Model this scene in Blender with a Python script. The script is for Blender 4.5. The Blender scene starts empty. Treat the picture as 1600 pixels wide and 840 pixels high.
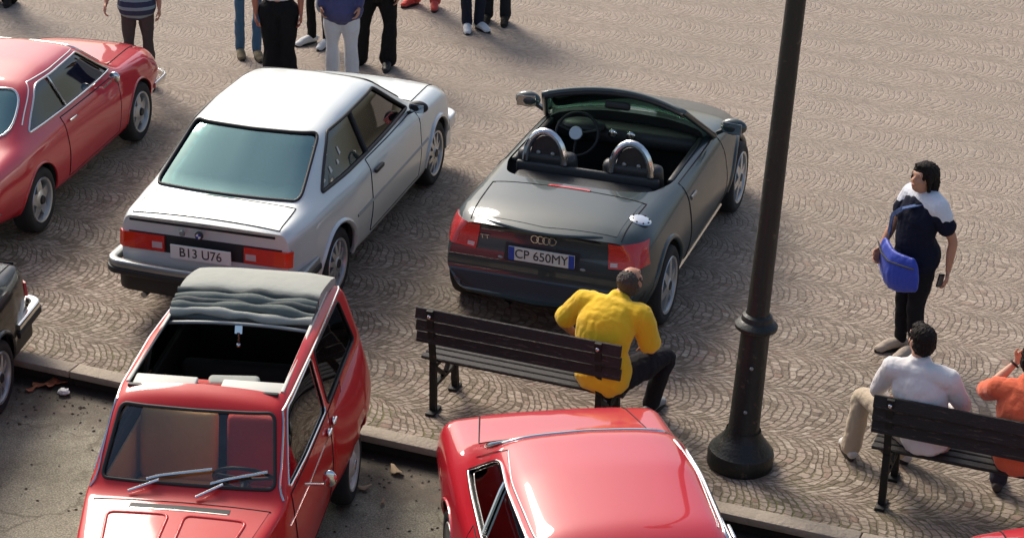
import bpy, bmesh, math, random
import numpy as np
from mathutils import Vector, Matrix, Euler, noise
from mathutils.bvhtree import BVHTree
R = math.radians
random.seed(7)
S = bpy.context.scene
COL = S.collection

# ------------------------------------------------------------------ camera, world, sun
CH, CP, CR, CF = 7.48, .4268, .023, 3246.
cam = bpy.data.objects.new('camera', bpy.data.cameras.new('camera')); COL.objects.link(cam)
r0 = Vector((1, 0, 0)); u0 = Vector((0, math.sin(CP), math.cos(CP))); f0 = Vector((0, math.cos(CP), -math.sin(CP)))
rx = math.cos(CR)*r0 + math.sin(CR)*u0; ux = -math.sin(CR)*r0 + math.cos(CR)*u0
m = Matrix((rx, ux, -f0)).transposed().to_4x4(); m.translation = (0, 0, CH)
cam.matrix_world = m
cam.data.sensor_width = 36; cam.data.lens = CF/1600*36; cam.data.clip_end = 2000
S.camera = cam
SUN_AZ = (-.50, .86)      # horizontal direction towards the sun
SUN_EL = R(42)
w = bpy.data.worlds.new('World'); S.world = w; w.use_nodes = True
nt = w.node_tree; bgn = nt.nodes['Background']
sky = nt.nodes.new('ShaderNodeTexSky'); sky.sky_type = 'NISHITA'; sky.sun_disc = False
sky.sun_elevation = SUN_EL; sky.sun_rotation = math.atan2(SUN_AZ[0], SUN_AZ[1]); sky.dust_density = 4; sky.air_density = 1.0
sky.altitude = 100
nt.links.new(sky.outputs[0], bgn.inputs[0]); bgn.inputs[1].default_value = .14
sl = bpy.data.lights.new('sun', 'SUN'); sl.energy = 2.8; sl.angle = R(22); sl.color = (1, .94, .84)
so = bpy.data.objects.new('sun', sl); COL.objects.link(so)
hd = Vector(SUN_AZ).normalized()
sd = Vector((hd.x*math.cos(SUN_EL), hd.y*math.cos(SUN_EL), math.sin(SUN_EL)))
so.rotation_euler = sd.to_track_quat('Z', 'Y').to_euler()
S.view_settings.view_transform = 'Standard'; S.view_settings.look = 'None'; S.view_settings.exposure = .18

# ------------------------------------------------------------------ helpers
def tag(o, label=None, cat=None, group=None, kind=None):
    if label: o['label'] = label
    if cat: o['category'] = cat
    if group: o['group'] = group
    if kind: o['kind'] = kind
    return o
def empty(name, loc, rz=0, s=1, label=None, cat=None, group=None):
    o = bpy.data.objects.new(name, None); COL.objects.link(o)
    o.location = loc; o.rotation_euler = (0, 0, rz); o.scale = (s, s, s); o.empty_display_size = .2
    return tag(o, label, cat, group)
def mesh_obj(name, vs, fs, mat, parent=None, smooth=True, sharp=35):
    me = bpy.data.meshes.new(name)
    me.from_pydata([tuple(v) for v in vs], [], [tuple(f) for f in fs])
    return me_obj(name, me, mat, parent, smooth, sharp)
def me_obj(name, me, mat, parent=None, smooth=True, sharp=35):
    if mat is not None:
        if not isinstance(mat, (list, tuple)): mat = [mat]
        me.materials.clear()
        for x in mat: me.materials.append(x)
    o = bpy.data.objects.new(name, me); COL.objects.link(o)
    if parent: o.parent = parent
    if smooth:
        me.polygons.foreach_set('use_smooth', [True]*len(me.polygons))
        me.set_sharp_from_angle(angle=R(sharp))
    me.update()
    return o
def fixn(me):
    bm = bmesh.new(); bm.from_mesh(me); bmesh.ops.recalc_face_normals(bm, faces=bm.faces); bm.to_mesh(me); bm.free()
def evald(o):
    dg = bpy.context.evaluated_depsgraph_get(); dg.update()
    return bpy.data.meshes.new_from_object(o.evaluated_get(dg))
class MB:
    """collects simple solids into one mesh"""
    def __init__(s): s.v = []; s.f = []; s.mi = []; s.cur = 0
    def add(s, vs, fs):
        b = len(s.v); s.v += [tuple(v) for v in vs]; s.f += [tuple(i+b for i in f) for f in fs]; s.mi += [s.cur]*len(fs); return s
    def box(s, c, d, rot=None, bev=0.0, seg=2):
        bm = bmesh.new(); bmesh.ops.create_cube(bm, size=1)
        for v in bm.verts: v.co = Vector((v.co.x*d[0], v.co.y*d[1], v.co.z*d[2]))
        if bev: bmesh.ops.bevel(bm, geom=bm.edges[:], offset=bev, segments=seg, profile=.5, affect='EDGES')
        M = (Euler(rot).to_matrix() if rot is not None and not isinstance(rot, Matrix) else (rot if rot is not None else Matrix.Identity(3)))
        bm.verts.index_update()
        vs = [M @ v.co + Vector(c) for v in bm.verts]; fs = [[v.index for v in f.verts] for f in bm.faces]; bm.free()
        return s.add(vs, fs)
    def bar(s, a, b, wd, ht, up=(0, 0, 1), bev=0):
        a = Vector(a); b = Vector(b); d = (b-a); L = d.length; d.normalize(); u = Vector(up); x = d.cross(u).normalized(); u = x.cross(d)
        return s.box((a+b)/2, (wd, L, ht), Matrix((x, d, u)).transposed(), bev)
    def tube(s, pts, r, seg=10, closed=False, flat=None, cap=True):
        P = [Vector(p) for p in pts]; n = len(P); rs = r if isinstance(r, (list, tuple)) else [r]*n
        rings = []; up = None
        for i in range(n):
            if closed: t = (P[(i+1) % n]-P[i-1])
            else: t = (P[min(i+1, n-1)]-P[max(i-1, 0)])
            if t.length < 1e-9: t = Vector((0, 0, 1))
            t.normalize()
            if up is None:
                up = Vector((0, 0, 1)) if abs(t.z) < .9 else Vector((1, 0, 0))
            x = t.cross(up)
            if x.length < 1e-4: x = t.cross(Vector((1, 0, 0)))
            x.normalize(); up = x.cross(t).normalized()
            rings.append([P[i]+rs[i]*(math.cos(a)*x+math.sin(a)*up) for a in [2*math.pi*k/seg for k in range(seg)]])
        vs = [v for rg in rings for v in rg]; fs = []
        for i in range(n if closed else n-1):
            for k in range(seg):
                a = i*seg+k; b = i*seg+(k+1) % seg; c = ((i+1) % n)*seg+(k+1) % seg; d = ((i+1) % n)*seg+k
                fs.append((a, b, c, d))
        if not closed and cap:
            fs.append(tuple(range(seg))[::-1]); fs.append(tuple((n-1)*seg+k for k in range(seg)))
        return s.add(vs, fs)
    def lathe(s, prof, c=(0, 0, 0), axis='Z', seg=32, closed=False):
        vs = []; fs = []; n = len(prof)
        for k in range(seg):
            a = 2*math.pi*k/seg
            for (r, h) in prof:
                p = (r*math.cos(a), r*math.sin(a), h)
                if axis == 'Y': p = (p[0], p[2], p[1])
                if axis == 'X': p = (p[2], p[0], p[1])
                vs.append((p[0]+c[0], p[1]+c[1], p[2]+c[2]))
        for k in range(seg):
            for i in range(n if closed else n-1):
                a = k*n+i; b = k*n+(i+1) % n; c2 = ((k+1) % seg)*n+(i+1) % n; d = ((k+1) % seg)*n+i
                fs.append((a, b, c2, d))
        return s.add(vs, fs)
    def ell(s, c, r, M=None, seg=16, rings=10):
        vs = []; fs = []; M = M or Matrix.Identity(3); c = Vector(c)
        vs.append(M @ Vector((0, 0, r[2]))+c)
        for i in range(1, rings):
            t = math.pi*i/rings
            for k in range(seg):
                a = 2*math.pi*k/seg
                vs.append(M @ Vector((r[0]*math.sin(t)*math.cos(a), r[1]*math.sin(t)*math.sin(a), r[2]*math.cos(t)))+c)
        vs.append(M @ Vector((0, 0, -r[2]))+c); e = len(vs)-1
        for k in range(seg): fs.append((0, 1+k, 1+(k+1) % seg)); fs.append((e, e-seg+(k+1) % seg, e-seg+k))
        for i in range(rings-2):
            for k in range(seg):
                a = 1+i*seg+k; b = 1+i*seg+(k+1) % seg
                fs.append((a, a+seg, b+seg, b))
        return s.add(vs, fs)
    def build(s, name, mat, parent=None, smooth=True, sharp=35, fix=True):
        me = bpy.data.meshes.new(name); me.from_pydata(s.v, [], s.f)
        if fix: fixn(me)
        if isinstance(mat, (list, tuple)): 
            for p, k in zip(me.polygons, s.mi): p.material_index = k
        return me_obj(name, me, mat, parent, smooth, sharp)

# ------------------------------------------------------------------ materials
def mat(name, col, rough=.5, metal=0., coat=0., spec=.5, cior=1.5, bump=0, bscale=50, var=0., vscale=4., coatr=.05, sheen=0, emit=None, stretch=None):
    m = bpy.data.materials.new(name); m.use_nodes = True; n = m.node_tree.nodes; l = m.node_tree.links; p = n['Principled BSDF']
    p.inputs['Base Color'].default_value = (*col, 1); p.inputs['Roughness'].default_value = rough; p.inputs['Metallic'].default_value = metal
    p.inputs['Coat Weight'].default_value = coat; p.inputs['Coat Roughness'].default_value = coatr; p.inputs['Specular IOR Level'].default_value = spec
    p.inputs['Coat IOR'].default_value = cior
    if sheen: p.inputs['Sheen Weight'].default_value = sheen
    tc = n.new('ShaderNodeTexCoord')
    src = tc.outputs['Object']
    if stretch:
        mp = n.new('ShaderNodeMapping'); mp.inputs['Scale'].default_value = stretch; l.new(src, mp.inputs[0]); src = mp.outputs[0]
    if bump:
        t = n.new('ShaderNodeTexNoise'); t.inputs['Scale'].default_value = bscale; t.inputs['Detail'].default_value = 4; l.new(src, t.inputs['Vector'])
        b = n.new('ShaderNodeBump'); b.inputs['Strength'].default_value = bump; b.inputs['Distance'].default_value = .02; l.new(t.outputs[0], b.inputs['Height']); l.new(b.outputs[0], p.inputs['Normal'])
    if var:
        t = n.new('ShaderNodeTexNoise'); t.inputs['Scale'].default_value = vscale; t.inputs['Detail'].default_value = 6; t.inputs['Roughness'].default_value = .65; l.new(src, t.inputs['Vector'])
        mx = n.new('ShaderNodeMix'); mx.data_type = 'RGBA'; l.new(t.outputs[0], mx.inputs['Factor'])
        mx.inputs['A'].default_value = (*[c*(1-var) for c in col], 1); mx.inputs['B'].default_value = (*[min(1, c*(1+var)) for c in col], 1)
        l.new(mx.outputs['Result'], p.inputs['Base Color'])
        rr = n.new('ShaderNodeMapRange'); rr.inputs['To Min'].default_value = max(0, rough-.06); rr.inputs['To Max'].default_value = min(1, rough+.12)
        l.new(t.outputs[0], rr.inputs[0]); l.new(rr.outputs[0], p.inputs['Roughness'])
    return m
def glass(name, tint=(.75, .85, .82), base=.06, gcol=(1, 1, 1)):
    m = bpy.data.materials.new(name); m.use_nodes = True; n = m.node_tree.nodes; l = m.node_tree.links; n.clear()
    o = n.new('ShaderNodeOutputMaterial'); mx = n.new('ShaderNodeMixShader'); t = n.new('ShaderNodeBsdfTransparent'); g = n.new('ShaderNodeBsdfGlossy')
    t.inputs[0].default_value = (*tint, 1); g.inputs['Roughness'].default_value = .03; g.inputs[0].default_value = (*gcol, 1)
    fr = n.new('ShaderNodeLayerWeight'); fr.inputs[0].default_value = .25
    mr = n.new('ShaderNodeMapRange'); mr.inputs['To Min'].default_value = base; mr.inputs['To Max'].default_value = 1
    l.new(fr.outputs['Fresnel'], mr.inputs[0]); l.new(mr.outputs[0], mx.inputs[0]); l.new(t.outputs[0], mx.inputs[1]); l.new(g.outputs[0], mx.inputs[2]); l.new(mx.outputs[0], o.inputs[0])
    return m
M_ = {}
M_['white'] = mat('silver_white_paint', (.66, .69, .67), .45, .4, .8, cior=1.6, var=.03, vscale=2)
M_['grey'] = mat('dark_metallic_paint', (.018, .036, .037), .44, .10, .6, cior=1.7, var=.06, vscale=2)
M_['red'] = mat('red_paint', (.56, .003, .018), .50, 0, 1., .4, cior=1.72, var=.05, vscale=2)
M_['redd'] = mat('dyane_red_paint', (.60, .004, .006), .52, 0, .6, .4, cior=1.5, var=.08, vscale=3)
M_['black_paint'] = mat('black_paint', (.006, .007, .006), .4, 0, .5, .3, cior=1.5)
M_['rubber'] = mat('tyre_rubber', (.018, .018, .018), .85, bump=.1)
M_['black'] = mat('black_plastic', (.015, .014, .014), .55)
M_['dark'] = mat('dark_interior', (.022, .02, .018), .8)
M_['under'] = mat('underbody', (.02, .018, .016), .95)
M_['chrome'] = mat('chrome', (.78, .78, .76), .16, 1.)
M_['alloy'] = mat('alloy', (.55, .56, .55), .36, .8, var=.1, vscale=20)
M_['steelhub'] = mat('wheel_steel', (.62, .60, .55), .4, .3, var=.1, vscale=20)
M_['lampred'] = mat('red_lamp', (.62, .02, .012), .2, 0, 1, bump=.25, bscale=120)
M_['lamporange'] = mat('orange_lamp', (.68, .035, .008), .2, 0, 1)
M_['lampclear'] = mat('clear_lamp', (.62, .45, .43), .15, .1, 1)
M_['plate'] = mat('plate_white', (.68, .68, .62), .45)
M_['plateblue'] = mat('plate_blue', (.02, .06, .36), .4)
M_['ink'] = mat('ink', (.03, .03, .03), .6)
M_['glass'] = glass('car_glass', (.26, .29, .29), .10)
M_['rearglass'] = glass('tinted_rear_glass', (.34, .48, .48), .27, (.55, .85, .85))
M_['clearglass'] = glass('windscreen_glass', (.93, .95, .93), .03)
M_['palewind'] = glass('pale_green_screen', (.60, .72, .66), .50, (.72, .88, .80))
M_['gap'] = mat('panel_gap', (.012, .01, .01), .9)
M_['leather'] = mat('black_leather', (.03, .03, .03), .42, bump=.15, bscale=60)
M_['brownseat'] = mat('brown_seat_vinyl', (.95, .46, .18), .5, bump=.2, bscale=40, var=.2)
M_['redseat'] = mat('red_seat_cloth', (.55, .05, .035), .7, bump=.2, bscale=40, var=.2)
M_['cream'] = mat('cream_vinyl', (.62, .60, .52), .5, var=.1)
M_['canvas'] = mat('canvas_hood', (.36, .365, .32), .8, bump=.25, bscale=18, var=.14, vscale=7)
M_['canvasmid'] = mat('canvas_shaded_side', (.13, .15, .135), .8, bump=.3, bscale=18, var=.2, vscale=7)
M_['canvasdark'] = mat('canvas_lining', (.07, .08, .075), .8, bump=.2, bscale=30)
M_['lidgrey'] = mat('grey_metal', (.3, .31, .3), .4, .7)

def worn(m, col, lo=.60, hi=.66, sc=22, stretch=None):
    nt = m.node_tree; p = nt.nodes['Principled BSDF']; bc = p.inputs['Base Color']; tc = nt.nodes.new('ShaderNodeTexCoord'); src = tc.outputs['Object']
    if stretch: mp = nt.nodes.new('ShaderNodeMapping'); mp.inputs['Scale'].default_value = stretch; nt.links.new(src, mp.inputs[0]); src = mp.outputs[0]
    n = nt.nodes.new('ShaderNodeTexNoise'); n.inputs['Scale'].default_value = sc; n.inputs['Detail'].default_value = 8; n.inputs['Roughness'].default_value = .7; nt.links.new(src, n.inputs['Vector'])
    r = nt.nodes.new('ShaderNodeMapRange'); r.inputs['From Min'].default_value = lo; r.inputs['From Max'].default_value = hi; nt.links.new(n.outputs[0], r.inputs[0])
    x = nt.nodes.new('ShaderNodeMix'); x.data_type = 'RGBA'; nt.links.new(r.outputs[0], x.inputs['Factor'])
    if bc.links: nt.links.new(bc.links[0].from_socket, x.inputs['A'])
    else: x.inputs['A'].default_value = bc.default_value
    x.inputs['B'].default_value = (*col, 1); nt.links.new(x.outputs['Result'], bc); return m
# ------------------------------------------------------------------ car body tools
def round_poly(P, r, seg=5):
    out = []; n = len(P)
    for i in range(n):
        a = Vector(P[i-1]); b = Vector(P[i]); c = Vector(P[(i+1) % n])
        ri = r[i] if isinstance(r, (list, tuple)) else r
        t1 = min(ri, .48*(a-b).length); t2 = min(ri, .48*(c-b).length)
        p = b+(a-b).normalized()*t1; q = b+(c-b).normalized()*t2
        for k in range(seg+1):
            t = k/seg; out.append(tuple((1-t)**2*p+2*t*(1-t)*b+t*t*q))
    return out
def densify(P, step=.05, closed=True):
    out = []; n = len(P)
    for i in range(n if closed else n-1):
        a = Vector(P[i]); b = Vector(P[(i+1) % n]); k = max(1, int((b-a).length/step))
        for j in range(k): out.append(tuple(a+(b-a)*j/k))
    if not closed: out.append(tuple(P[-1]))
    return out
class Shell:
    """body surface: rows of control points over x, filleted sections, mirrored, closed"""
    def __init__(s, st, radii, deform=None, sig=.05, step=.03, nseg=4):
        s.st = st; s.radii = radii; s.deform = deform; s.nseg = nseg
        xs = sorted(st); s.x0, s.x1 = xs[0], xs[-1]
        fine = np.arange(s.x0-.4, s.x1+.4, .01)
        A = np.array([st[x] for x in xs]).reshape(len(xs), -1)
        D = np.stack([np.interp(fine, xs, A[:, k]) for k in range(A.shape[1])], 1)
        if sig > 0:
            kx = np.arange(-40, 41)*.01; g = np.exp(-.5*(kx/sig)**2); g /= g.sum()
            # linear extrapolation at the ends keeps end sections true
            sl0 = (A[1]-A[0])/(xs[1]-xs[0]); sl1 = (A[-1]-A[-2])/(xs[-1]-xs[-2])
            for i, x in enumerate(fine):
                if x < s.x0: D[i] = A[0]+sl0*(x-s.x0)
                if x > s.x1: D[i] = A[-1]+sl1*(x-s.x1)
            D = np.stack([np.convolve(np.pad(D[:, k], 40, mode='edge'), g, 'valid') for k in range(D.shape[1])], 1)
        s.fine = fine; s.D = D; s.np = len(st[xs[0]])
        s.step = step
    def ctrl(s, x):
        return np.array([np.interp(x, s.fine, s.D[:, k]) for k in range(s.D.shape[1])]).reshape(-1, 2)
    def half(s, P):
        out = [tuple(P[0])]
        for i in range(1, len(P)-1):
            a = Vector(P[i-1]); b = Vector(P[i]); c = Vector(P[i+1]); r = s.radii[i]
            t1 = min(r, .45*(a-b).length); t2 = min(r, .45*(c-b).length)
            d1 = (a-b); d2 = (c-b)
            p = b+(d1.normalized()*t1 if d1.length > 1e-6 else Vector((0, 0))); q = b+(d2.normalized()*t2 if d2.length > 1e-6 else Vector((0, 0)))
            for k in range(s.nseg+1):
                t = k/s.nseg; out.append(tuple((1-t)**2*p+2*t*(1-t)*b+t*t*q))
        out.append(tuple(P[-1])); return out
    def mesh(s, name, xa=None, xb=None, mod=None, deform=True):
        xa = s.x0 if xa is None else xa; xb = s.x1 if xb is None else xb
        n = max(2, int(round((xb-xa)/s.step))); vs = []; fs = []
        for i in range(n+1):
            x = xa+(xb-xa)*i/n; P = s.ctrl(x)
            if mod is not None: P = mod(x, P)
            h = s.half(P); loop = [(x, y, z) for y, z in h]+[(x, -y, z) for y, z in h[-2:0:-1]]
            m = len(loop); vs += loop
        for i in range(n):
            for k in range(m):
                a = i*m+k; b = i*m+(k+1) % m
                fs.append((a, b, b+m, a+m))
        hN = m//2
        for base, rev in ((0, False), (n*m, True)):
            for k in range(hN):
                a, b = base+k, base+k+1; c, d = base+(m-k-1) % m, base+(m-k) % m
                q = [a, b] + ([c] if (c != b) else []) + ([d] if d != a else [])
                q = list(dict.fromkeys(q))
                if len(q) >= 3: fs.append(tuple(q[::-1] if rev else q))
        if deform and s.deform: vs = [s.deform(*v) for v in vs]
        me = bpy.data.meshes.new(name); me.from_pydata(vs, [], fs)
        bm = bmesh.new(); bm.from_mesh(me); bmesh.ops.remove_doubles(bm, verts=bm.verts, dist=1e-5); bmesh.ops.recalc_face_normals(bm, faces=bm.faces); bm.to_mesh(me); bm.free()
        return me
def prism(P, axis, a, b):
    """closed prism of 2D polygon P extruded along axis from a to b; side: P=(x,z) axis Y; front: P=(y,z) axis X; top: P=(x,y) axis Z"""
    n = len(P)
    def q(p, t): return {'Y': (p[0], t, p[1]), 'X': (t, p[0], p[1]), 'Z': (p[0], p[1], t)}[axis]
    vs = [q(p, a) for p in P]+[q(p, b) for p in P]
    fs = [tuple(range(n)), tuple(range(2*n-1, n-1, -1))]+[(i, (i+1) % n, n+(i+1) % n, n+i) for i in range(n)]
    me = bpy.data.meshes.new('cut'); me.from_pydata(vs, [], fs); fixn(me); return me
def cut(me, cutters, paint, inner):
    """boolean-subtract the cutter meshes; faces they make take the material inner"""
    me.materials.clear(); me.materials.append(paint); me.materials.append(inner)
    o = bpy.data.objects.new('tmp', me); COL.objects.link(o); tmp = [o]
    for c in cutters:
        c.materials.clear(); c.materials.append(inner)
        k = bpy.data.objects.new('cut', c); COL.objects.link(k); tmp.append(k)
        md = o.modifiers.new('b', 'BOOLEAN'); md.operation = 'DIFFERENCE'; md.object = k; md.solver = 'EXACT'; md.material_mode = 'TRANSFER'
    r = evald(o)
    for t in tmp: bpy.data.objects.remove(t)
    return r
def caster(me):
    bm = bmesh.new(); bm.from_mesh(me); t = BVHTree.FromBMesh(bm); bm.free()
    def f(d, u, v):
        o, k = {'L': ((u, 3, v), (0, -1, 0)), 'R': ((u, -3, v), (0, 1, 0)), 'T': ((u, v, 4), (0, 0, -1)), 'B': ((-5, u, v), (1, 0, 0)), 'F': ((5, u, v), (-1, 0, 0))}[d]
        h = t.ray_cast(Vector(o), Vector(k))
        return (h[0], h[1]) if h[0] is not None else (None, None)
    return f
def line_on(cs, mb, d, P, r, off=0, closed=True, seg=6, step=.04):
    pts = []
    for (u, v) in densify(P, step, closed):
        h, n = cs(d, u, v)
        if h is not None: pts.append(h+n*off)
    if len(pts) > 2: mb.tube(pts, r, seg, closed)
def interp2(P, n):
    P = [Vector(p) for p in P]; L = [0]
    for a, b in zip(P, P[1:]): L.append(L[-1]+(b-a).length)
    out = []
    for i in range(n+1):
        t = L[-1]*i/n
        for k in range(len(P)-1):
            if t <= L[k+1]+1e-9:
                f = (t-L[k])/max(1e-9, L[k+1]-L[k]); out.append(P[k]+(P[k+1]-P[k])*f); break
    return out
def patch(cs, mb, d, bot, top, off, nu=14, nv=8, th=.008):
    """slab following the body between two 2D curves"""
    A = interp2(bot, nu); B = interp2(top, nu); g = {}
    for i in range(nu+1):
        for j in range(nv+1):
            p = A[i]+(B[i]-A[i])*j/nv; h, n = cs(d, p.x, p.y)
            if h is not None: g[i, j] = (h+n*off, h+n*(off-th))
    vs = []; ix = {}
    for k, (a, b) in g.items(): ix[k] = len(vs); vs += [a, b]
    fs = []
    cells = {(i, j) for i in range(nu) for j in range(nv) if all(q in g for q in ((i, j), (i+1, j), (i+1, j+1), (i, j+1)))}
    for (i, j) in cells:
        q = [ix[i, j], ix[i+1, j], ix[i+1, j+1], ix[i, j+1]]
        fs.append(tuple(q)); fs.append(tuple(x+1 for x in q[::-1]))
        for (di, dj, a, b) in ((0, -1, 0, 1), (1, 0, 1, 2), (0, 1, 2, 3), (-1, 0, 3, 0)):
            if (i+di, j+dj) not in cells: fs.append((q[a], q[a]+1, q[b]+1, q[b]))
    mb.add(vs, fs); return mb
def rbox(name, c, d, m, parent, rot=(0, 0, 0), bev=.04, seg=3):
    b = MB(); b.box(c, d, rot, bev, seg); return b.build(name, m, parent, sharp=60)
def text_mesh(txt, size, depth=.002):
    cu = bpy.data.curves.new('t', 'FONT'); cu.body = txt; cu.size = size; cu.extrude = depth; cu.align_x = 'CENTER'; cu.align_y = 'CENTER'
    o = bpy.data.objects.new('t', cu); COL.objects.link(o); me = evald(o); bpy.data.objects.remove(o); return me
def text_part(name, txt, size, M4, m, parent, depth=.002, sx=1):
    me = text_mesh(txt, size, depth); me.transform(M4 @ Matrix.Diagonal((sx, 1, 1, 1)))
    return me_obj(name, me, m, parent, False)
REARM = lambda x, y, z, tilt=0: Matrix.Translation((x, y, z)) @ Matrix(((0, 0, -1), (-1, 0, 0), (0, 1, 0))).to_4x4() @ Matrix.Rotation(-tilt, 4, 'X')

def wheel(parent, x, y, z, r, wd, style, rimr):
    """wheel part with tyre and rim below it; outer face towards the sign of y"""
    s = 1 if y > 0 else -1
    root = MB(); hub = root.lathe([(0.0, s*.012), (.035, s*.012), (.045, s*-.01), (.045, s*-.06), (0, s*-.06)], (x, y, z), 'Y', 16).build('wheel', M_['black'] if style != 'cap' else M_['chrome'], parent)
    t = MB(); rr = rimr; h = wd/2
    t.lathe([(rr, -s*.015), (rr+.012, s*.0), (r-.035, s*.004), (r-.010, -s*.012), (r, -s*.045), (r, -s*(wd-.045)), (r-.012, -s*(wd-.01)), (rr, -s*wd)], (x, y, z), 'Y', 40)
    t.build('tyre', M_['rubber'], hub, sharp=50)
    g = MB(); 
    g.lathe([(rr-.002, -s*wd*.9), (rr-.004, -s*.03), (rr+.006, -s*.004), (rr+.002, s*.004), (rr-.014, -s*.002), (rr-.022, -s*.03), (rr-.03, -s*.08), (rr-.04, -s*wd*.85)], (x, y, z), 'Y', 40)
    def spoke(a, a2, r1, r2, w1, w2, yo1, yo2, dp=.03):
        c1, s1 = math.cos(a), math.sin(a); c2, s2 = math.cos(a2), math.sin(a2)
        p = []
        for (rr_, ca, sa, ww, yo) in ((r1, c1, s1, w1, yo1), (r2, c2, s2, w2, yo2)):
            for q, e in ((-1, 0), (1, 0), (1, -dp), (-1, -dp)):
                p.append((x+rr_*ca-q*ww/2*sa, y+s*(yo+e), z+rr_*sa+q*ww/2*ca))
        g.add(p, [(0, 1, 2, 3), (7, 6, 5, 4), (0, 4, 5, 1), (1, 5, 6, 2), (2, 6, 7, 3), (3, 7, 4, 0)])
    if style == 'cross':
        for k in range(10):
            a = k*math.pi/5; spoke(a, a+.28, .04, rr-.012, .03, .018, -.0, -.02); spoke(a, a-.28, .04, rr-.012, .03, .018, -.0, -.02)
        g.lathe([(0, s*.006), (.05, s*.004), (.065, -s*.012), (.065, -s*.05)], (x, y, z), 'Y', 20)
    elif style == 'six':
        for k in range(6):
            a = k*math.pi/3+.2; spoke(a, a, .03, rr-.012, .085, .05, .002, -.012); 
        g.lathe([(0, s*.01), (.05, s*.006), (.07, -s*.008), (.07, -s*.05)], (x, y, z), 'Y', 20)
    elif style == 'slot':
        for k in range(5):
            a = k*math.pi/2.5+.3; spoke(a, a, .03, rr-.01, .12, .075, -.015, -.03)
        g.lathe([(0, -s*.004), (.06, -s*.006), (.085, -s*.02), (.085, -s*.05)], (x, y, z), 'Y', 20)
    else:
        g.lathe([(0, s*.01), (.06, s*.008), (.09, -s*.01), (rr*.62, -s*.035), (rr*.75, -s*.02), (rr-.014, -s*.035)], (x, y, z), 'Y', 32)
    g.build('rim', M_['steelhub'] if style == 'cap' else M_['alloy'], hub, sharp=30)
    if style != 'cap':
        b = MB(); b.lathe([(0, -s*.085), (rr-.03, -s*.085), (rr-.03, -s*.10), (0, -s*.10)], (x, y, z), 'Y', 24); b.build('brake_disc', M_['dark'], hub)
    return hub
def wheel_cyl(x, y, z, r, depth=.30, seg=40):
    s = 1 if y > 0 else -1
    me = bpy.data.meshes.new('c'); b = MB(); a0, a1 = y-s*depth, y+s*.3
    P = [(x+r*math.cos(2*math.pi*k/seg), z+r*math.sin(2*math.pi*k/seg)) for k in range(seg)]
    return prism(P, 'Y', min(a0, a1), max(a0, a1))
def mirror_part(parent, x, y, z, m, sc=1, stem=True, shape='box'):
    s = 1 if y > 0 else -1
    b = MB(); b.ell((x, y+s*.10*sc, z+.05), (.055*sc, .105*sc, .065*sc), None, 16, 12)
    b.bar((x+.02, y-s*.03, z-.03), (x+.01, y+s*.05, z+.02), .05, .03)
    o = b.build('wing_mirror', m, parent, sharp=60)
    g = MB(); g.box((x-.047*sc, y+s*.10*sc, z+.05), (.004, .15*sc, .085*sc), (0, 0, s*.15), .001, 1); g.build('mirror_glass', M_['chrome'], o); return o
def seat(parent, x, y, z, m, w=.5, hb=.6, head=True, lean=.25):
    b = MB(); b.box((x+.05, y, z), (.52, w, .14), (0, -.08, 0), .05, 3); o = b.build('seat', m, parent, sharp=60)
    b = MB(); b.box((x-.25-.5*hb*math.sin(lean)*.9, y, z+hb*.5), (.13, w*.96, hb), (0, -lean, 0), .055, 3); b.build('seat_back', m, o, sharp=60)
    if head:
        b = MB(); b.box((x-.27-hb*math.sin(lean)*1.05, y, z+hb+.11), (.08, .27, .17), (0, -lean*.6, 0), .035, 3)
        for q in (-.06, .06): b.bar((x-.26-hb*math.sin(lean)*1.0, y+q, z+hb+.06), (x-.26-hb*math.sin(lean), y+q, z+hb-.04), .012, .012)
        b.build('headrest', m, o, sharp=60)
    return o
def steering(parent, x, y, z, tilt=.45, r=.185, m=None):
    b = MB(); M = Matrix.Rotation(-(math.pi/2-tilt), 3, 'Y')
    ring = [Vector((x, y, z))+M @ Vector((r*math.cos(a), r*math.sin(a), 0)) for a in [k*math.pi/14 for k in range(28)]]
    b.tube(ring, .013, 8, True)
    for a in (0.3, math.pi-.3, -math.pi/2):
        b.tube([Vector((x, y, z)), Vector((x, y, z))+M @ Vector((r*math.sin(a), r*math.cos(a), 0))], .012, 6)
    b.ell((x, y, z), (.05, .05, .03), M); b.tube([Vector((x, y, z)), Vector((x, y, z))+M @ Vector((0, 0, -.4))*-1 if False else Vector((x+.35, y, z-.14))], .025, 8)
    return b.build('steering_wheel', m or M_['black'], parent, sharp=60)

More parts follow.
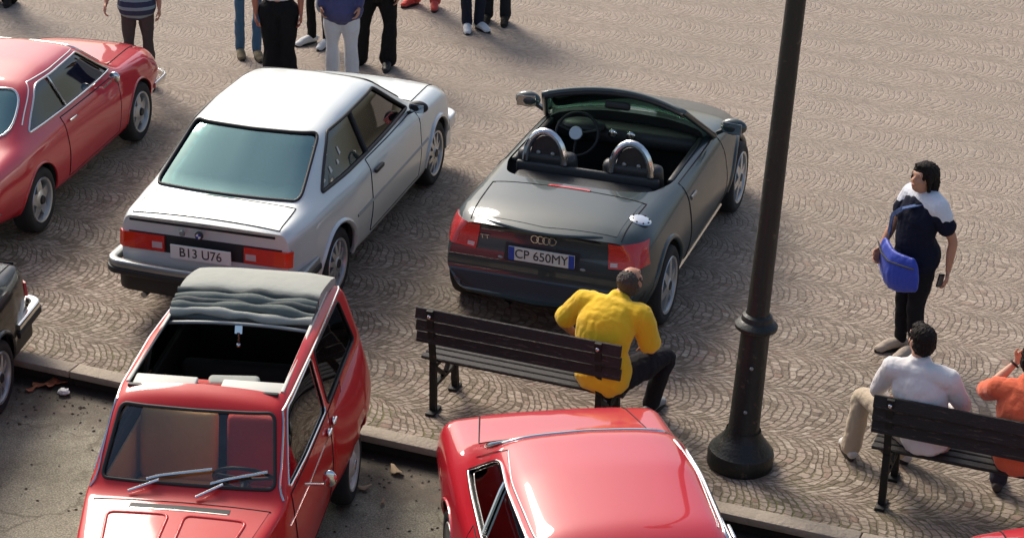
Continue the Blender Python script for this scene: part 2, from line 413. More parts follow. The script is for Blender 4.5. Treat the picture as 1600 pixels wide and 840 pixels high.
def make_car(kind, cfg, loc, rz, sc, label, cat, group=None):
    root = empty(kind, loc, rz, sc, label, cat, group)
    paint = cfg['paint']; inner = cfg.get('inner', M_['dark'])
    sh = Shell(cfg['st'], cfg['radii'], cfg.get('deform'), cfg.get('sig', .05), cfg.get('step', .035))
    outer = sh.mesh('outer'); cs = caster(outer)
    cutters = []
    for (wx, wy, wz, ar) in cfg['arches']:
        for s in (1, -1): cutters.append(wheel_cyl(wx, s*wy, wz, ar))
    ins = cfg.get('inset', .045)
    if 'cavity' in cfg:
        xa, xb, fl = cfg['cavity']
        def mod(x, P):
            Q = P.copy()
            Q[:, 0] = np.maximum(Q[:, 0]-ins, 0)*np.array([0]+[1]*(len(P)-2)+[0]); Q[:, 1] = Q[:, 1]-ins*.8
            Q[:3, 1] = fl; Q[3:, 1] = np.maximum(Q[3:, 1], fl+.02+.01*np.arange(len(P)-3)); Q[1, 0] = max(Q[1, 0]-.02, .1); Q[2, 0] = Q[1, 0]+.01; Q[2, 1] = fl+.01
            return Q
        cutters.append(sh.mesh('cav', xa, xb, mod))
    for (d, P, rad, a, b) in cfg['holes']:
        cutters.append(prism(round_poly(P, rad), d, a, b))
    body_me = cut(outer.copy(), cutters, paint, inner)
    # underside dark
    for p in body_me.polygons:
        if p.normal.z < -.7 and p.center.z < .4: p.material_index = 1
    body = me_obj('body', body_me, None, root, True, 32)
    for (name, d, bot, top, m, off) in cfg['glass']:
        b = MB(); patch(cs, b, d, bot, top, off, 16, 8, .005); b.build(name, m, root, sharp=60)
    return root, body, cs
def trims(cs, root, items):
    for (name, d, P, rad, r, m, closed, off) in items:
        b = MB(); Q = round_poly(P, rad) if closed else P
        line_on(cs, b, d, Q, r, off, closed, 8); b.build(name, m, root, sharp=60)
def gaps(cs, parent, items, m=None):
    b = MB()
    for (d, P, closed) in items: line_on(cs, b, d, P, .005, .001, closed, 6)
    return b.build('panel_gap', m or M_['gap'], parent)
def bumper(root, name, path, prof_h, prof_d, m, bev=.02):
    """path = [(x,y,z)] swept with a rounded box profile standing upright"""
    P = [Vector(p) for p in path]; prof = round_poly([(-prof_d/2, -prof_h/2), (prof_d/2, -prof_h/2), (prof_d/2, prof_h/2), (-prof_d/2, prof_h/2)], bev, 3); n = len(prof)
    vs = []; fs = []
    for i, p in enumerate(P):
        t = (P[min(i+1, len(P)-1)]-P[max(0, i-1)]); t.z = 0; t.normalize(); nr = Vector((-t.y, t.x, 0))
        for (a, b) in prof: vs.append(p+nr*a+Vector((0, 0, b)))
    for i in range(len(P)-1):
        for k in range(n): fs.append((i*n+k, i*n+(k+1) % n, (i+1)*n+(k+1) % n, (i+1)*n+k))
    fs.append(tuple(range(n))); fs.append(tuple((len(P)-1)*n+k for k in range(n)))
    b = MB(); b.add(vs, fs); return b.build(name, m, root, sharp=50)
def arc_path(xe, y, xside, z, r=.16, bow=.04, n=8, front=False):
    """plan path: along side from xside to the corner, across the end at xe, back along other side"""
    s = 1 if front else -1
    P = [(xside, y, z)]
    cx = xe-s*r
    for k in range(n+1):
        a = math.pi/2*k/n; P.append((cx+s*r*math.sin(a), y-r+r*math.cos(a), z))
    mid = [(xe+s*bow*(1-(q/(y-r))**2), q, z) for q in np.linspace(y-r, -(y-r), 9)[1:-1]]
    P += mid
    P += [(a, -b, c) for a, b, c in P[:n+2][::-1]]
    return P

# ================================================================== GROUND
ANG = R(-21.0)
E = Vector((math.cos(ANG), math.sin(ANG), 0)); N = Vector((-E.y, E.x, 0))
KT = 12.14                        # kerb edge in the t direction
def ST(s, t, z=0): v = E*s+N*t; return Vector((v.x, v.y, z))
def math_node(nt, op, a, b=None, c=None, clamp=False):
    n = nt.nodes.new('ShaderNodeMath'); n.operation = op; n.use_clamp = clamp
    for i, v in enumerate((a, b, c)):
        if v is None: continue
        if isinstance(v, (int, float)): n.inputs[i].default_value = v
        else: nt.links.new(v, n.inputs[i])
    return n.outputs[0]
def ramp(nt, fac, stops, interp='LINEAR'):
    n = nt.nodes.new('ShaderNodeValToRGB'); e = n.color_ramp.elements; n.color_ramp.interpolation = interp
    while len(e) < len(stops): e.new(.5)
    for q, (p, c) in zip(e, stops): q.position = p; q.color = (*c, 1) if len(c) == 3 else c
    nt.links.new(fac, n.inputs[0]); return n.outputs[0]
def cobble_mat():
    m = bpy.data.materials.new('cobbles'); m.use_nodes = True; nt = m.node_tree; l = nt.links; p = nt.nodes['Principled BSDF']
    mn = lambda *a, **k: math_node(nt, *a, **k)
    tc = nt.nodes.new('ShaderNodeTexCoord')
    mp = nt.nodes.new('ShaderNodeMapping'); mp.vector_type = 'POINT'; mp.inputs['Rotation'].default_value = (0, 0, -ANG); l.new(tc.outputs['Object'], mp.inputs[0])
    wn = nt.nodes.new('ShaderNodeTexNoise'); wn.inputs['Scale'].default_value = 5; wn.inputs['Detail'].default_value = 3; l.new(mp.outputs[0], wn.inputs['Vector'])
    va = nt.nodes.new('ShaderNodeVectorMath'); va.operation = 'MULTIPLY_ADD'; l.new(wn.outputs['Color'], va.inputs[0]); va.inputs[1].default_value = (.10, .10, 0); l.new(mp.outputs[0], va.inputs[2])
    w2 = nt.nodes.new('ShaderNodeTexNoise'); w2.inputs['Scale'].default_value = .9; w2.inputs['Detail'].default_value = 2; l.new(mp.outputs[0], w2.inputs['Vector'])
    vb = nt.nodes.new('ShaderNodeVectorMath'); vb.operation = 'MULTIPLY_ADD'; l.new(w2.outputs['Color'], vb.inputs[0]); vb.inputs[1].default_value = (.45, .32, 0); l.new(va.outputs[0], vb.inputs[2]); va = vb
    sp = nt.nodes.new('ShaderNodeSeparateXYZ'); l.new(va.outputs[0], sp.inputs[0]); s, t = sp.outputs[0], sp.outputs[1]
    W = .68; RR = .39; h = .060
    tw = mn('DIVIDE', t, W); col = mn('FLOOR', tw); u = mn('MULTIPLY', mn('SUBTRACT', mn('FRACT', tw), .5), W)
    arc = mn('SQRT', mn('SUBTRACT', RR*RR, mn('MULTIPLY', u, u)))
    cw = nt.nodes.new('ShaderNodeTexWhiteNoise'); cw.noise_dimensions = '1D'; l.new(col, cw.inputs['W'])
    v = mn('ADD', mn('SUBTRACT', s, arc), cw.outputs['Value'])
    vr = mn('DIVIDE', v, h); row = mn('FLOOR', vr); fv = mn('FRACT', vr)
    rv = nt.nodes.new('ShaderNodeTexWhiteNoise'); rv.noise_dimensions = '2D'; cb = nt.nodes.new('ShaderNodeCombineXYZ'); l.new(row, cb.inputs[0]); l.new(col, cb.inputs[1]); l.new(cb.outputs[0], rv.inputs['Vector'])
    al = mn('MULTIPLY', mn('ARCSINE', mn('DIVIDE', u, RR)), RR)
    ar = mn('ADD', mn('DIVIDE', al, .060), mn('MULTIPLY', rv.outputs['Value'], 7.0)); cell = mn('FLOOR', ar); fa = mn('FRACT', ar)
    cc = nt.nodes.new('ShaderNodeCombineXYZ'); l.new(row, cc.inputs[0]); l.new(col, cc.inputs[1]); l.new(cell, cc.inputs[2])
    rc = nt.nodes.new('ShaderNodeTexWhiteNoise'); rc.noise_dimensions = '3D'; l.new(cc.outputs[0], rc.inputs['Vector'])
    # distance to nearest joint
    da = mn('MULTIPLY', mn('SUBTRACT', .5, mn('ABSOLUTE', mn('SUBTRACT', fa, .5))), 1.7); dv = mn('SUBTRACT', .5, mn('ABSOLUTE', mn('SUBTRACT', fv, .5)))
    dm = mn('SMOOTH_MIN', da, dv, .12)
    fn = nt.nodes.new('ShaderNodeTexNoise'); fn.inputs['Scale'].default_value = 60; fn.inputs['Detail'].default_value = 5; l.new(tc.outputs['Object'], fn.inputs['Vector'])
    dm = mn('ADD', mn('ADD', dm, mn('MULTIPLY', mn('SUBTRACT', fn.outputs[0], .5), .26)), mn('MULTIPLY', mn('SUBTRACT', rc.outputs['Value'], .5), .10))
    mr = nt.nodes.new('ShaderNodeMapRange'); mr.interpolation_type = 'SMOOTHSTEP'; mr.inputs['From Min'].default_value = .03; mr.inputs['From Max'].default_value = .20; l.new(dm, mr.inputs[0]); stone = mr.outputs[0]
    scol = ramp(nt, rc.outputs['Value'], [(0, (.15, .112, .082)), (.16, (.245, .197, .15)), (.35, (.295, .242, .188)), (.6, (.345, .285, .226)), (.8, (.32, .25, .205)), (.92, (.42, .36, .29)), (1, (.24, .16, .12))])
    big = nt.nodes.new('ShaderNodeTexNoise'); big.inputs['Scale'].default_value = .55; big.inputs['Detail'].default_value = 6; big.inputs['Roughness'].default_value = .6; l.new(tc.outputs['Object'], big.inputs['Vector'])
    tint = ramp(nt, big.outputs[0], [(.3, (.76, .77, .73)), (.5, (.95, .93, .92)), (.7, (1.10, 1.04, 1.02))])
    mx = nt.nodes.new('ShaderNodeMix'); mx.data_type = 'RGBA'; mx.blend_type = 'MULTIPLY'; mx.inputs['Factor'].default_value = 1; l.new(scol, mx.inputs['A']); l.new(tint, mx.inputs['B'])
    gr = nt.nodes.new('ShaderNodeTexNoise'); gr.inputs['Scale'].default_value = 26; gr.inputs['Detail'].default_value = 8; gr.inputs['Roughness'].default_value = .75; l.new(tc.outputs['Object'], gr.inputs['Vector'])
    grc = ramp(nt, gr.outputs[0], [(.3, (.55, .53, .50)), (.48, (1., .985, .97)), (.66, (1.35, 1.32, 1.26))])
    sp0 = nt.nodes.new('ShaderNodeSeparateXYZ'); l.new(mp.outputs[0], sp0.inputs[0]); t = sp0.outputs[1]
    # joints: brown earth, greener near the kerb
    dk = nt.nodes.new('ShaderNodeMapRange'); dk.inputs['From Min'].default_value = KT+.1; dk.inputs['From Max'].default_value = KT+1.5; dk.inputs['To Min'].default_value = 1; dk.inputs['To Max'].default_value = 0; l.new(t, dk.inputs[0])
    gn = nt.nodes.new('ShaderNodeTexNoise'); gn.inputs['Scale'].default_value = 2.2; gn.inputs['Detail'].default_value = 4; l.new(tc.outputs['Object'], gn.inputs['Vector'])
    gm = mn('MULTIPLY', dk.outputs[0], ramp(nt, gn.outputs[0], [(.42, (0, 0, 0)), (.6, (1, 1, 1))]))
    jc = nt.nodes.new('ShaderNodeMix'); jc.data_type = 'RGBA'; l.new(gm, jc.inputs['Factor']); jc.inputs['A'].default_value = (.15, .112, .08, 1); jc.inputs['B'].default_value = (.13, .13, .045, 1)
    # joint and stone contrast fade further out in the square
    dj = nt.nodes.new('ShaderNodeMapRange'); dj.inputs['From Min'].default_value = KT+2; dj.inputs['From Max'].default_value = KT+7.5; l.new(t, dj.inputs[0])
    jf = nt.nodes.new('ShaderNodeMix'); jf.data_type = 'RGBA'; l.new(mn('MULTIPLY', dj.outputs[0], .97), jf.inputs['Factor']); l.new(jc.outputs['Result'], jf.inputs['A']); jf.inputs['B'].default_value = (.29, .235, .188, 1)
    fin = nt.nodes.new('ShaderNodeMix'); fin.data_type = 'RGBA'; l.new(stone, fin.inputs['Factor']); l.new(jf.outputs['Result'], fin.inputs['A']); l.new(mx.outputs['Result'], fin.inputs['B'])
    flat = nt.nodes.new('ShaderNodeMix'); flat.data_type = 'RGBA'; l.new(mn('MULTIPLY', dj.outputs[0], .5), flat.inputs['Factor']); l.new(fin.outputs['Result'], flat.inputs['A']); flat.inputs['B'].default_value = (.345, .28, .226, 1)
    fm = nt.nodes.new('ShaderNodeMix'); fm.data_type = 'RGBA'; fm.blend_type = 'MULTIPLY'; l.new(mn('SUBTRACT', .90, mn('MULTIPLY', dj.outputs[0], .30)), fm.inputs['Factor']); l.new(flat.outputs['Result'], fm.inputs['A']); l.new(grc, fm.inputs['B'])
    l.new(fm.outputs['Result'], p.inputs['Base Color']); p.inputs['Roughness'].default_value = .78; p.inputs['Specular IOR Level'].default_value = .35
    hgt = mn('ADD', mn('MULTIPLY', stone, .8), mn('ADD', mn('MULTIPLY', fn.outputs[0], .25), mn('MULTIPLY', rc.outputs['Value'], .25)))
    bp = nt.nodes.new('ShaderNodeBump'); bp.inputs['Strength'].default_value = .8; bp.inputs['Distance'].default_value = .012; l.new(hgt, bp.inputs['Height']); l.new(bp.outputs[0], p.inputs['Normal'])
    return m
def road_mat():
    m = bpy.data.materials.new('road'); m.use_nodes = True; nt = m.node_tree; l = nt.links; p = nt.nodes['Principled BSDF']
    mn = lambda *a, **k: math_node(nt, *a, **k)
    tc = nt.nodes.new('ShaderNodeTexCoord')
    def nz(sc, d, r=.6):
        n = nt.nodes.new('ShaderNodeTexNoise'); n.inputs['Scale'].default_value = sc; n.inputs['Detail'].default_value = d; n.inputs['Roughness'].default_value = r; l.new(tc.outputs['Object'], n.inputs['Vector']); return n.outputs[0]
    a = nz(1.1, 8, .65); b = nz(70, 3); c = nz(7, 6)
    base = ramp(nt, a, [(.32, (.19, .17, .125)), (.5, (.31, .285, .215)), (.66, (.42, .39, .30))])
    g = ramp(nt, b, [(.35, (.7, .7, .7)), (.65, (1.25, 1.25, 1.2))])
    mx = nt.nodes.new('ShaderNodeMix'); mx.data_type = 'RGBA'; mx.blend_type = 'MULTIPLY'; mx.inputs['Factor'].default_value = 1; l.new(base, mx.inputs['A']); l.new(g, mx.inputs['B'])
    vo = nt.nodes.new('ShaderNodeTexVoronoi'); vo.inputs['Scale'].default_value = 90; l.new(tc.outputs['Object'], vo.inputs['Vector'])
    ag = ramp(nt, vo.outputs['Distance'], [(.1, (1.35, 1.3, 1.2)), (.35, (1, 1, 1)), (.7, (.55, .53, .5))])
    ma = nt.nodes.new('ShaderNodeMix'); ma.data_type = 'RGBA'; ma.blend_type = 'MULTIPLY'; ma.inputs['Factor'].default_value = .7; l.new(mx.outputs['Result'], ma.inputs['A']); l.new(ag, ma.inputs['B'])
    wv_ = nt.nodes.new('ShaderNodeVectorMath'); wv_.operation = 'MULTIPLY_ADD'; wn_ = nt.nodes.new('ShaderNodeTexNoise'); wn_.inputs['Scale'].default_value = 3; wn_.inputs['Detail'].default_value = 5; l.new(tc.outputs['Object'], wn_.inputs['Vector']); l.new(wn_.outputs['Color'], wv_.inputs[0]); wv_.inputs[1].default_value = (.5, .5, 0); l.new(tc.outputs['Object'], wv_.inputs[2])
    vc = nt.nodes.new('ShaderNodeTexVoronoi'); vc.feature = 'DISTANCE_TO_EDGE'; vc.inputs['Scale'].default_value = .8; l.new(wv_.outputs[0], vc.inputs['Vector'])
    ck = ramp(nt, vc.outputs['Distance'], [(.002, (.5, .48, .44)), (.012, (1, 1, 1))])
    mk = nt.nodes.new('ShaderNodeMix'); mk.data_type = 'RGBA'; mk.blend_type = 'MULTIPLY'; mk.inputs['Factor'].default_value = .8; l.new(ma.outputs['Result'], mk.inputs['A']); l.new(ck, mk.inputs['B'])
    oi = ramp(nt, nz(2.3, 3), [(.60, (1, 1, 1)), (.68, (.55, .53, .5))])
    mo = nt.nodes.new('ShaderNodeMix'); mo.data_type = 'RGBA'; mo.blend_type = 'MULTIPLY'; mo.inputs['Factor'].default_value = .9; l.new(mk.outputs['Result'], mo.inputs['A']); l.new(oi, mo.inputs['B']); mx = mo
    # dirt gathers in the gutter; the black strip along the kerb is painted-in shade
    mp = nt.nodes.new('ShaderNodeMapping'); mp.inputs['Rotation'].default_value = (0, 0, -ANG); l.new(tc.outputs['Object'], mp.inputs[0])
    sp = nt.nodes.new('ShaderNodeSeparateXYZ'); l.new(mp.outputs[0], sp.inputs[0])
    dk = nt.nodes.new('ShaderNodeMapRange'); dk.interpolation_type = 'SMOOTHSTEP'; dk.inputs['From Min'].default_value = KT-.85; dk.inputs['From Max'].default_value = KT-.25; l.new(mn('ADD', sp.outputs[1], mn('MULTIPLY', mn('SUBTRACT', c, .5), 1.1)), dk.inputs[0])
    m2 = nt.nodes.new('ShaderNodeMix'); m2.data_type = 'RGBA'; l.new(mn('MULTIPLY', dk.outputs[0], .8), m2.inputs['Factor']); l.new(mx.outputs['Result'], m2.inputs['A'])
    gut_shade = nt.nodes.new('ShaderNodeMapRange'); gut_shade.interpolation_type = 'SMOOTHSTEP'; gut_shade.inputs['From Min'].default_value = KT-.19; gut_shade.inputs['From Max'].default_value = KT-.07; l.new(mn('ADD', sp.outputs[1], mn('MULTIPLY', mn('SUBTRACT', c, .5), .12)), gut_shade.inputs[0])
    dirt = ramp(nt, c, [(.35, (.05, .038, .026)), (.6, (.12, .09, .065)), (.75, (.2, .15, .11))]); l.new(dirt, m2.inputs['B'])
    m3 = nt.nodes.new('ShaderNodeMix'); m3.data_type = 'RGBA'; l.new(gut_shade.outputs[0], m3.inputs['Factor']); l.new(m2.outputs['Result'], m3.inputs['A']); m3.inputs['B'].default_value = (.018, .014, .009, 1)
    l.new(m3.outputs['Result'], p.inputs['Base Color']); p.inputs['Roughness'].default_value = .85
    bp = nt.nodes.new('ShaderNodeBump'); bp.inputs['Strength'].default_value = .5; bp.inputs['Distance'].default_value = .01; l.new(mn('ADD', b, mn('MULTIPLY', c, 1.5)), bp.inputs['Height']); l.new(bp.outputs[0], p.inputs['Normal'])
    return m
RZ = -.13
def slab(name, s0, s1, t0, t1, z0, z1, m, bev=0):
    P = [ST(s0, t0), ST(s1, t0), ST(s1, t1), ST(s0, t1)]
    vs = [(p.x, p.y, z0) for p in P]+[(p.x, p.y, z1) for p in P]
    return mesh_obj(name, vs, [(3, 2, 1, 0), (4, 5, 6, 7), (0, 1, 5, 4), (1, 2, 6, 5), (2, 3, 7, 6), (3, 0, 4, 7)], m, None, False)
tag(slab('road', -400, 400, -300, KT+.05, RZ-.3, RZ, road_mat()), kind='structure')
tag(slab('cobbled_square', -400, 400, KT+.15, 600, -.4, 0, cobble_mat()), kind='structure')
# kerb: pale top stones over a recessed riser, its shade put into the stone colour
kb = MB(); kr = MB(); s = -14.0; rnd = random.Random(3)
while s < 12:
    L = rnd.uniform(.8, 1.15); c = ST(s+L/2, KT+.075)
    kb.box((c.x, c.y, -.022+rnd.uniform(0, .006)), (L-.008, .15, .06), (0, 0, ANG), .010, 2)
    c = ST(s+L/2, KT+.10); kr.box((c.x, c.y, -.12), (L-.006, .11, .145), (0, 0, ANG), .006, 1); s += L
km = mat('kerb_stone', (.36, .30, .23), .8, bump=.6, bscale=30, var=.3, vscale=9)
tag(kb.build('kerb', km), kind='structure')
tag(kr.build('kerb_riser', mat('shade_dark_stone', (.028, .022, .015), .95, bump=.4, bscale=30, var=.3)), kind='structure')

# ================================================================== CARS
W_, Gr = M_['white'], M_['grey']
# ---- white saloon coupe
def dbmw(x, y, z):
    a = abs(y)/.8
    if x > 1.3: x -= .16*a**3*min(1, (x-1.3)/.7)
    if x < -1.9: x += .06*a**3*min(1, (-1.9-x)/.3)
    if x < -.9: y *= 1-.055*min(1, (-.9-x)/.9)
    if x < -2.0: x += .05*(max(0, z-.5)/.4)*min(1, (-2.0-x)/.2)
    return (x, y, z)
def rows_bmw(zb, ws, wm, wb, zc, p5, p6, p7, top): return [(0, zb), (ws-.06, zb), (ws, zb+.07), (wm, .52), (wb, zc), p5, p6, p7, (0, top)]
st = {
 -2.18: rows_bmw(.36, .70, .735, .725, .80, (.68, .868), (.45, .878), (.22, .884), .886),
 -2.12: rows_bmw(.34, .72, .76, .745, .815, (.69, .895), (.45, .905), (.22, .912), .914),
 -1.74: rows_bmw(.24, .77, .815, .785, .83, (.715, .91), (.64, .935), (.32, .945), .948),
 -1.67: rows_bmw(.22, .77, .818, .788, .83, (.72, .915), (.65, .96), (.32, .98), .985),
 -1.02: rows_bmw(.20, .78, .822, .798, .84, (.735, .93), (.555, 1.285), (.42, 1.325), 1.34),
 -.55: rows_bmw(.18, .78, .822, .80, .84, (.738, .935), (.555, 1.325), (.42, 1.365), 1.385),
 .0: rows_bmw(.18, .78, .822, .80, .84, (.735, .93), (.555, 1.32), (.42, 1.362), 1.38),
 .25: rows_bmw(.18, .78, .822, .80, .835, (.73, .925), (.555, 1.29), (.42, 1.33), 1.345),
 .83: rows_bmw(.18, .78, .82, .795, .83, (.725, .90), (.64, .945), (.40, .965), .97),
 .90: rows_bmw(.18, .78, .82, .79, .83, (.72, .89), (.62, .905), (.35, .92), .925),
 1.56: rows_bmw(.20, .76, .805, .77, .79, (.69, .845), (.5, .86), (.25, .868), .87),
 1.76: rows_bmw(.24, .74, .79, .755, .74, (.66, .79), (.45, .80), (.22, .805), .806),
 1.83: rows_bmw(.30, .70, .75, .72, .70, (.62, .73), (.42, .735), (.2, .738), .74)}
AR = [(-1.285, .80, .30, .345), (1.285, .80, .30, .345)]
SW = [(-1.40, .945), (.67, .945), (.16, 1.285), (-.93, 1.275)]
RW = [(-.605, .965), (.605, .965), (.525, 1.295), (-.525, 1.295)]
FW = [(-.60, .985), (.60, .985), (.50, 1.30), (-.50, 1.30)]
cfg_bmw = dict(paint=W_, st=st, radii=[0, .05, .05, .1, .04, .035, .05, .2, 0], deform=dbmw, sig=.035, arches=AR,
   cavity=(-1.85, 1.05, .28), holes=[('Y', SW, .035, -1, 1), ('X', RW, .05, -2.1, -.85), ('X', FW, .05, .2, 1.2)],
   glass=[('side_window', 'L', [(-1.46, .92), (.73, .93)], [(-.95, 1.30), (.14, 1.30)], M_['glass'], -.012), ('side_window', 'R', [(-1.46, .92), (.73, .93)], [(-.95, 1.30), (.14, 1.30)], M_['glass'], -.012),
          ('rear_window', 'B', [(-.62, .945), (.62, .945)], [(-.54, 1.31), (.54, 1.31)], M_['rearglass'], -.006), ('windscreen', 'F', [(-.62, .97), (.62, .97)], [(-.52, 1.315), (.52, 1.315)], M_['clearglass'], -.01)])
def sedan_details(root, body, cs, cfg, paint, black_car=False):
    trims(cs, root, [('rear_window_seal', 'B', RW, .05, .014, M_['black'], True, 0), ('windscreen_seal', 'F', FW, .05, .014, M_['black'], True, 0),
        ('side_window_frame', 'L', SW, .035, .015, M_['black'], True, 0), ('side_window_frame', 'R', SW, .035, .015, M_['black'], True, 0)])
    for d, s in (('L', 1), ('R', -1)):
        b = MB(); patch(cs, b, d, [(-.55, .30), (.72, .30)], [(-.55, .915), (.74, .90)], .003, 16, 10); dr = b.build('door', paint, root, sharp=60)
        gaps(cs, dr, [(d, [(-.555, .295), (.725, .295), (.745, .905), (-.555, .92)], True)])
        b = MB(); h, n = cs(d, -.40, .80); b.box(h+n*.018, (.19, .03, .035), None, .008); b.build('door_handle', M_['black'], dr)
        b = MB()
        for xa, xb in ((-.92, .93),): line_on(cs, b, d, [(xa, .575), (xb, .575)], .016, -.004, False); 
        b.build('side_moulding', M_['lidgrey'] if not black_car else M_['chrome'], root)
        for wx in (-1.285, 1.285):
            b = MB(); P = [(wx+.357*math.cos(R(a)), .30+.357*math.sin(R(a))) for a in range(-8, 190, 9)]
            line_on(cs, b, d, P, .024, -.004, False); b.build('arch_lip', paint, root, sharp=60)
        # pillar bar inside the side glass
        b = MB(); line_on(cs, b, d, [(-.46, .955), (-.44, 1.275)], .019, -.004, False); b.build('window_pillar', M_['black'], root)
        mirror_part(root, .62, s*.74, .93, M_['black'], .85 if s < 0 else .7)
    # boot lid and bonnet skins
    b = MB(); patch(cs, b, 'T', [(-2.08, -.60), (-2.08, .60)], [(-1.75, -.60), (-1.75, .60)], .003, 14, 8); bl = b.build('boot_lid', paint, root, sharp=60)
    gaps(cs, bl, [('T', [(-2.085, -.605), (-2.085, .605), (-1.745, .605), (-1.745, -.605)], True)])
    b = MB(); patch(cs, b, 'T', [(.95, -.64), (.95, .64)], [(1.66, -.60), (1.66, .60)], .003, 14, 10); bl2 = b.build('bonnet', paint, root, sharp=60)
    gaps(cs, bl2, [('T', [(.945, -.645), (.945, .645), (1.665, .605), (1.665, -.605)], True)])
    # lip line under the boot edge
    b = MB(); b.box((-2.165, 0, .862), (.012, 1.20, .022), None, .003); b.build('boot_lip_seal', M_['gap'], bl)
    # tail panel, lamps
    b = MB(); patch(cs, b, 'B', [(-.70, .60), (.70, .60)], [(-.70, .745), (.70, .745)], .002, 20, 4); b.build('tail_panel', M_['black'], root)
    for s in (1, -1):
        b = MB(); patch(cs, b, 'B', [(s*.33, .61), (s*.575, .61)], [(s*.33, .735), (s*.575, .735)], .022, 6, 4, .03); tl = b.build('taillight', M_['lampred'], root, sharp=60)
        b = MB(); patch(cs, b, 'B', [(s*.575, .61), (s*.70, .61)], [(s*.575, .735), (s*.70, .735)], .021, 6, 4, .03); b.build('indicator_lens', M_['lamporange'], tl, sharp=60)
        b = MB(); patch(cs, b, 'B', [(s*.345, .635), (s*.43, .635)], [(s*.345, .685), (s*.43, .685)], .026, 4, 3, .03); b.build('reversing_lens', M_['lampclear'], tl, sharp=60)
        b = MB(); b.lathe([(0, .03), (.07, .025), (.085, 0), (.085, -.05)], (1.83, s*.45, .62), 'X', 20); b.lathe([(0, .03), (.07, .025), (.085, 0), (.085, -.05)], (1.82, s*.26, .62), 'X', 20); b.build('headlight', M_['lampclear'], root)
    b = MB(); b.box((1.82, 0, .62), (.03, .30, .16), None, .01)
    for k in range(9): b.bar((1.84, -.13+k*.0325, .55), (1.84, -.13+k*.0325, .69), .008, .01, (1, 0, 0))
    b.build('grille', M_['black'], root)
    # bumpers
    bm_ = M_['lidgrey'] if not black_car else M_['chrome']
    pm = paint if not black_car else M_['chrome']
    rb = bumper(root, 'rear_bumper', arc_path(-2.25, .755, -1.72, .515, .10, .03), .065, .07, bm_)
    bumper(rb, 'bumper_strip', arc_path(-2.275, .78, -1.70, .462, .11, .03), .05, .03, M_['black'], .01)
    bumper(root, 'rear_valance', arc_path(-2.17, .71, -1.66, .36, .10, .02), .19, .06, M_['black'], .02)
    fb = bumper(root, 'front_bumper', arc_path(1.89, .76, 1.62, .46, .12, .04, front=True), .12, .08, pm)
    bumper(fb, 'front_spoiler', arc_path(1.85, .74, 1.62, .31, .12, .04, front=True), .18, .06, paint, .02)
    for (wx, wy, wz, ar) in AR:
        for s in (1, -1): wheel(root, wx, s*.775, .30, .302, .19, 'cross', .205)
    for y in (-.36, .36): seat(root, -.22, y, .42, M_['dark'], head=True)
    seat(root, -1.1, 0, .42, M_['dark'], 1.1, .48, False)
    b = MB(); b.box((.72, 0, .80), (.42, 1.25, .22), (0, .12, 0), .05); b.build('dashboard', M_['black'], root, sharp=60)
    b = MB(); b.box((-1.42, 0, .93), (.36, 1.2, .03), None, .01); b.build('parcel_shelf', M_['dark'], root)
    steering(root, .38, .36, .86)
    b = MB(); b.box((.20, 0, 1.245), (.03, .20, .055), None, .012); b.build('rear_view_mirror', M_['black'], root)
    # exhaust
    b = MB(); b.tube([(-2.20, .5, .24), (-2.0, .5, .24)], .024, 12); b.build('exhaust_pipe', M_['lidgrey'], root)
bmw, bbody, bcs = make_car('white_coupe', cfg_bmw, (-1.876, 17.293, 0), R(74.7), 1.04, 'white two-door saloon with square tail lights, beside the dark convertible', 'car', 'cars parked around the square')
sedan_details(bmw, bbody, bcs, cfg_bmw, W_)
def plate(root, x, y, z, txt, blue, tilt=0, wd=.5, ht=.11):
    b = MB(); b.box((x, y, z), (.012, wd, ht), (0, -tilt, 0), .003, 1); o = b.build('number_plate', M_['plate'], root)
    text_part('plate_characters', txt, ht*.92, REARM(x-.008, y, z, tilt), M_['ink'], o, .0015, .95)
    if blue:
        for s in (1, -1):
            b = MB(); b.box((x-.004, y+s*(wd/2-.025), z), (.012, .046, ht-.004), (0, -tilt, 0), .002, 1); b.build('blue_band', M_['plateblue'], o)
    return o
plate(bmw, -2.205, 0, .655, 'B13 U76', False, 0, .50, .115)
b = MB(); b.lathe([(0, -.012), (.028, -.012), (.034, -.004), (.034, .01)], (-2.178, .02, .80), 'X', 20); em = b.build('boot_badge', M_['ink'], bmw)
for k, mm in enumerate((M_['plate'], M_['plateblue'], M_['plate'], M_['plateblue'])):
    b = MB(); a0 = k*math.pi/2; pts = [(-2.192, .02, .80)]+[(-2.192, .02+.021*math.cos(a0+q*math.pi/12), .80+.021*math.sin(a0+q*math.pi/12)) for q in range(7)]
    b.add(pts, [tuple(range(8))]); b.build('badge_quarter', mm, em, False, fix=False)
b = MB(); b.lathe([(0, -.012), (.018, -.01), (.024, .0), (.024, .01)], (-2.178, .16, .80), 'X', 16); b.build('boot_lock', M_['lidgrey'], bmw)
for (x, y, a, d) in ((-1.48, .34, .5, (.16, .24, .015)), (-1.42, -.12, -.3, (.10, .3, .012)), (-1.5, -.40, .9, (.08, .18, .04))):
    b = MB(); b.box((x, y, .965), d, (0, .06, a), .004, 2); b.build('pale_shelf_sheet', M_['cream'], bmw)  # pale sheets added for the whitish streaks in the rear window
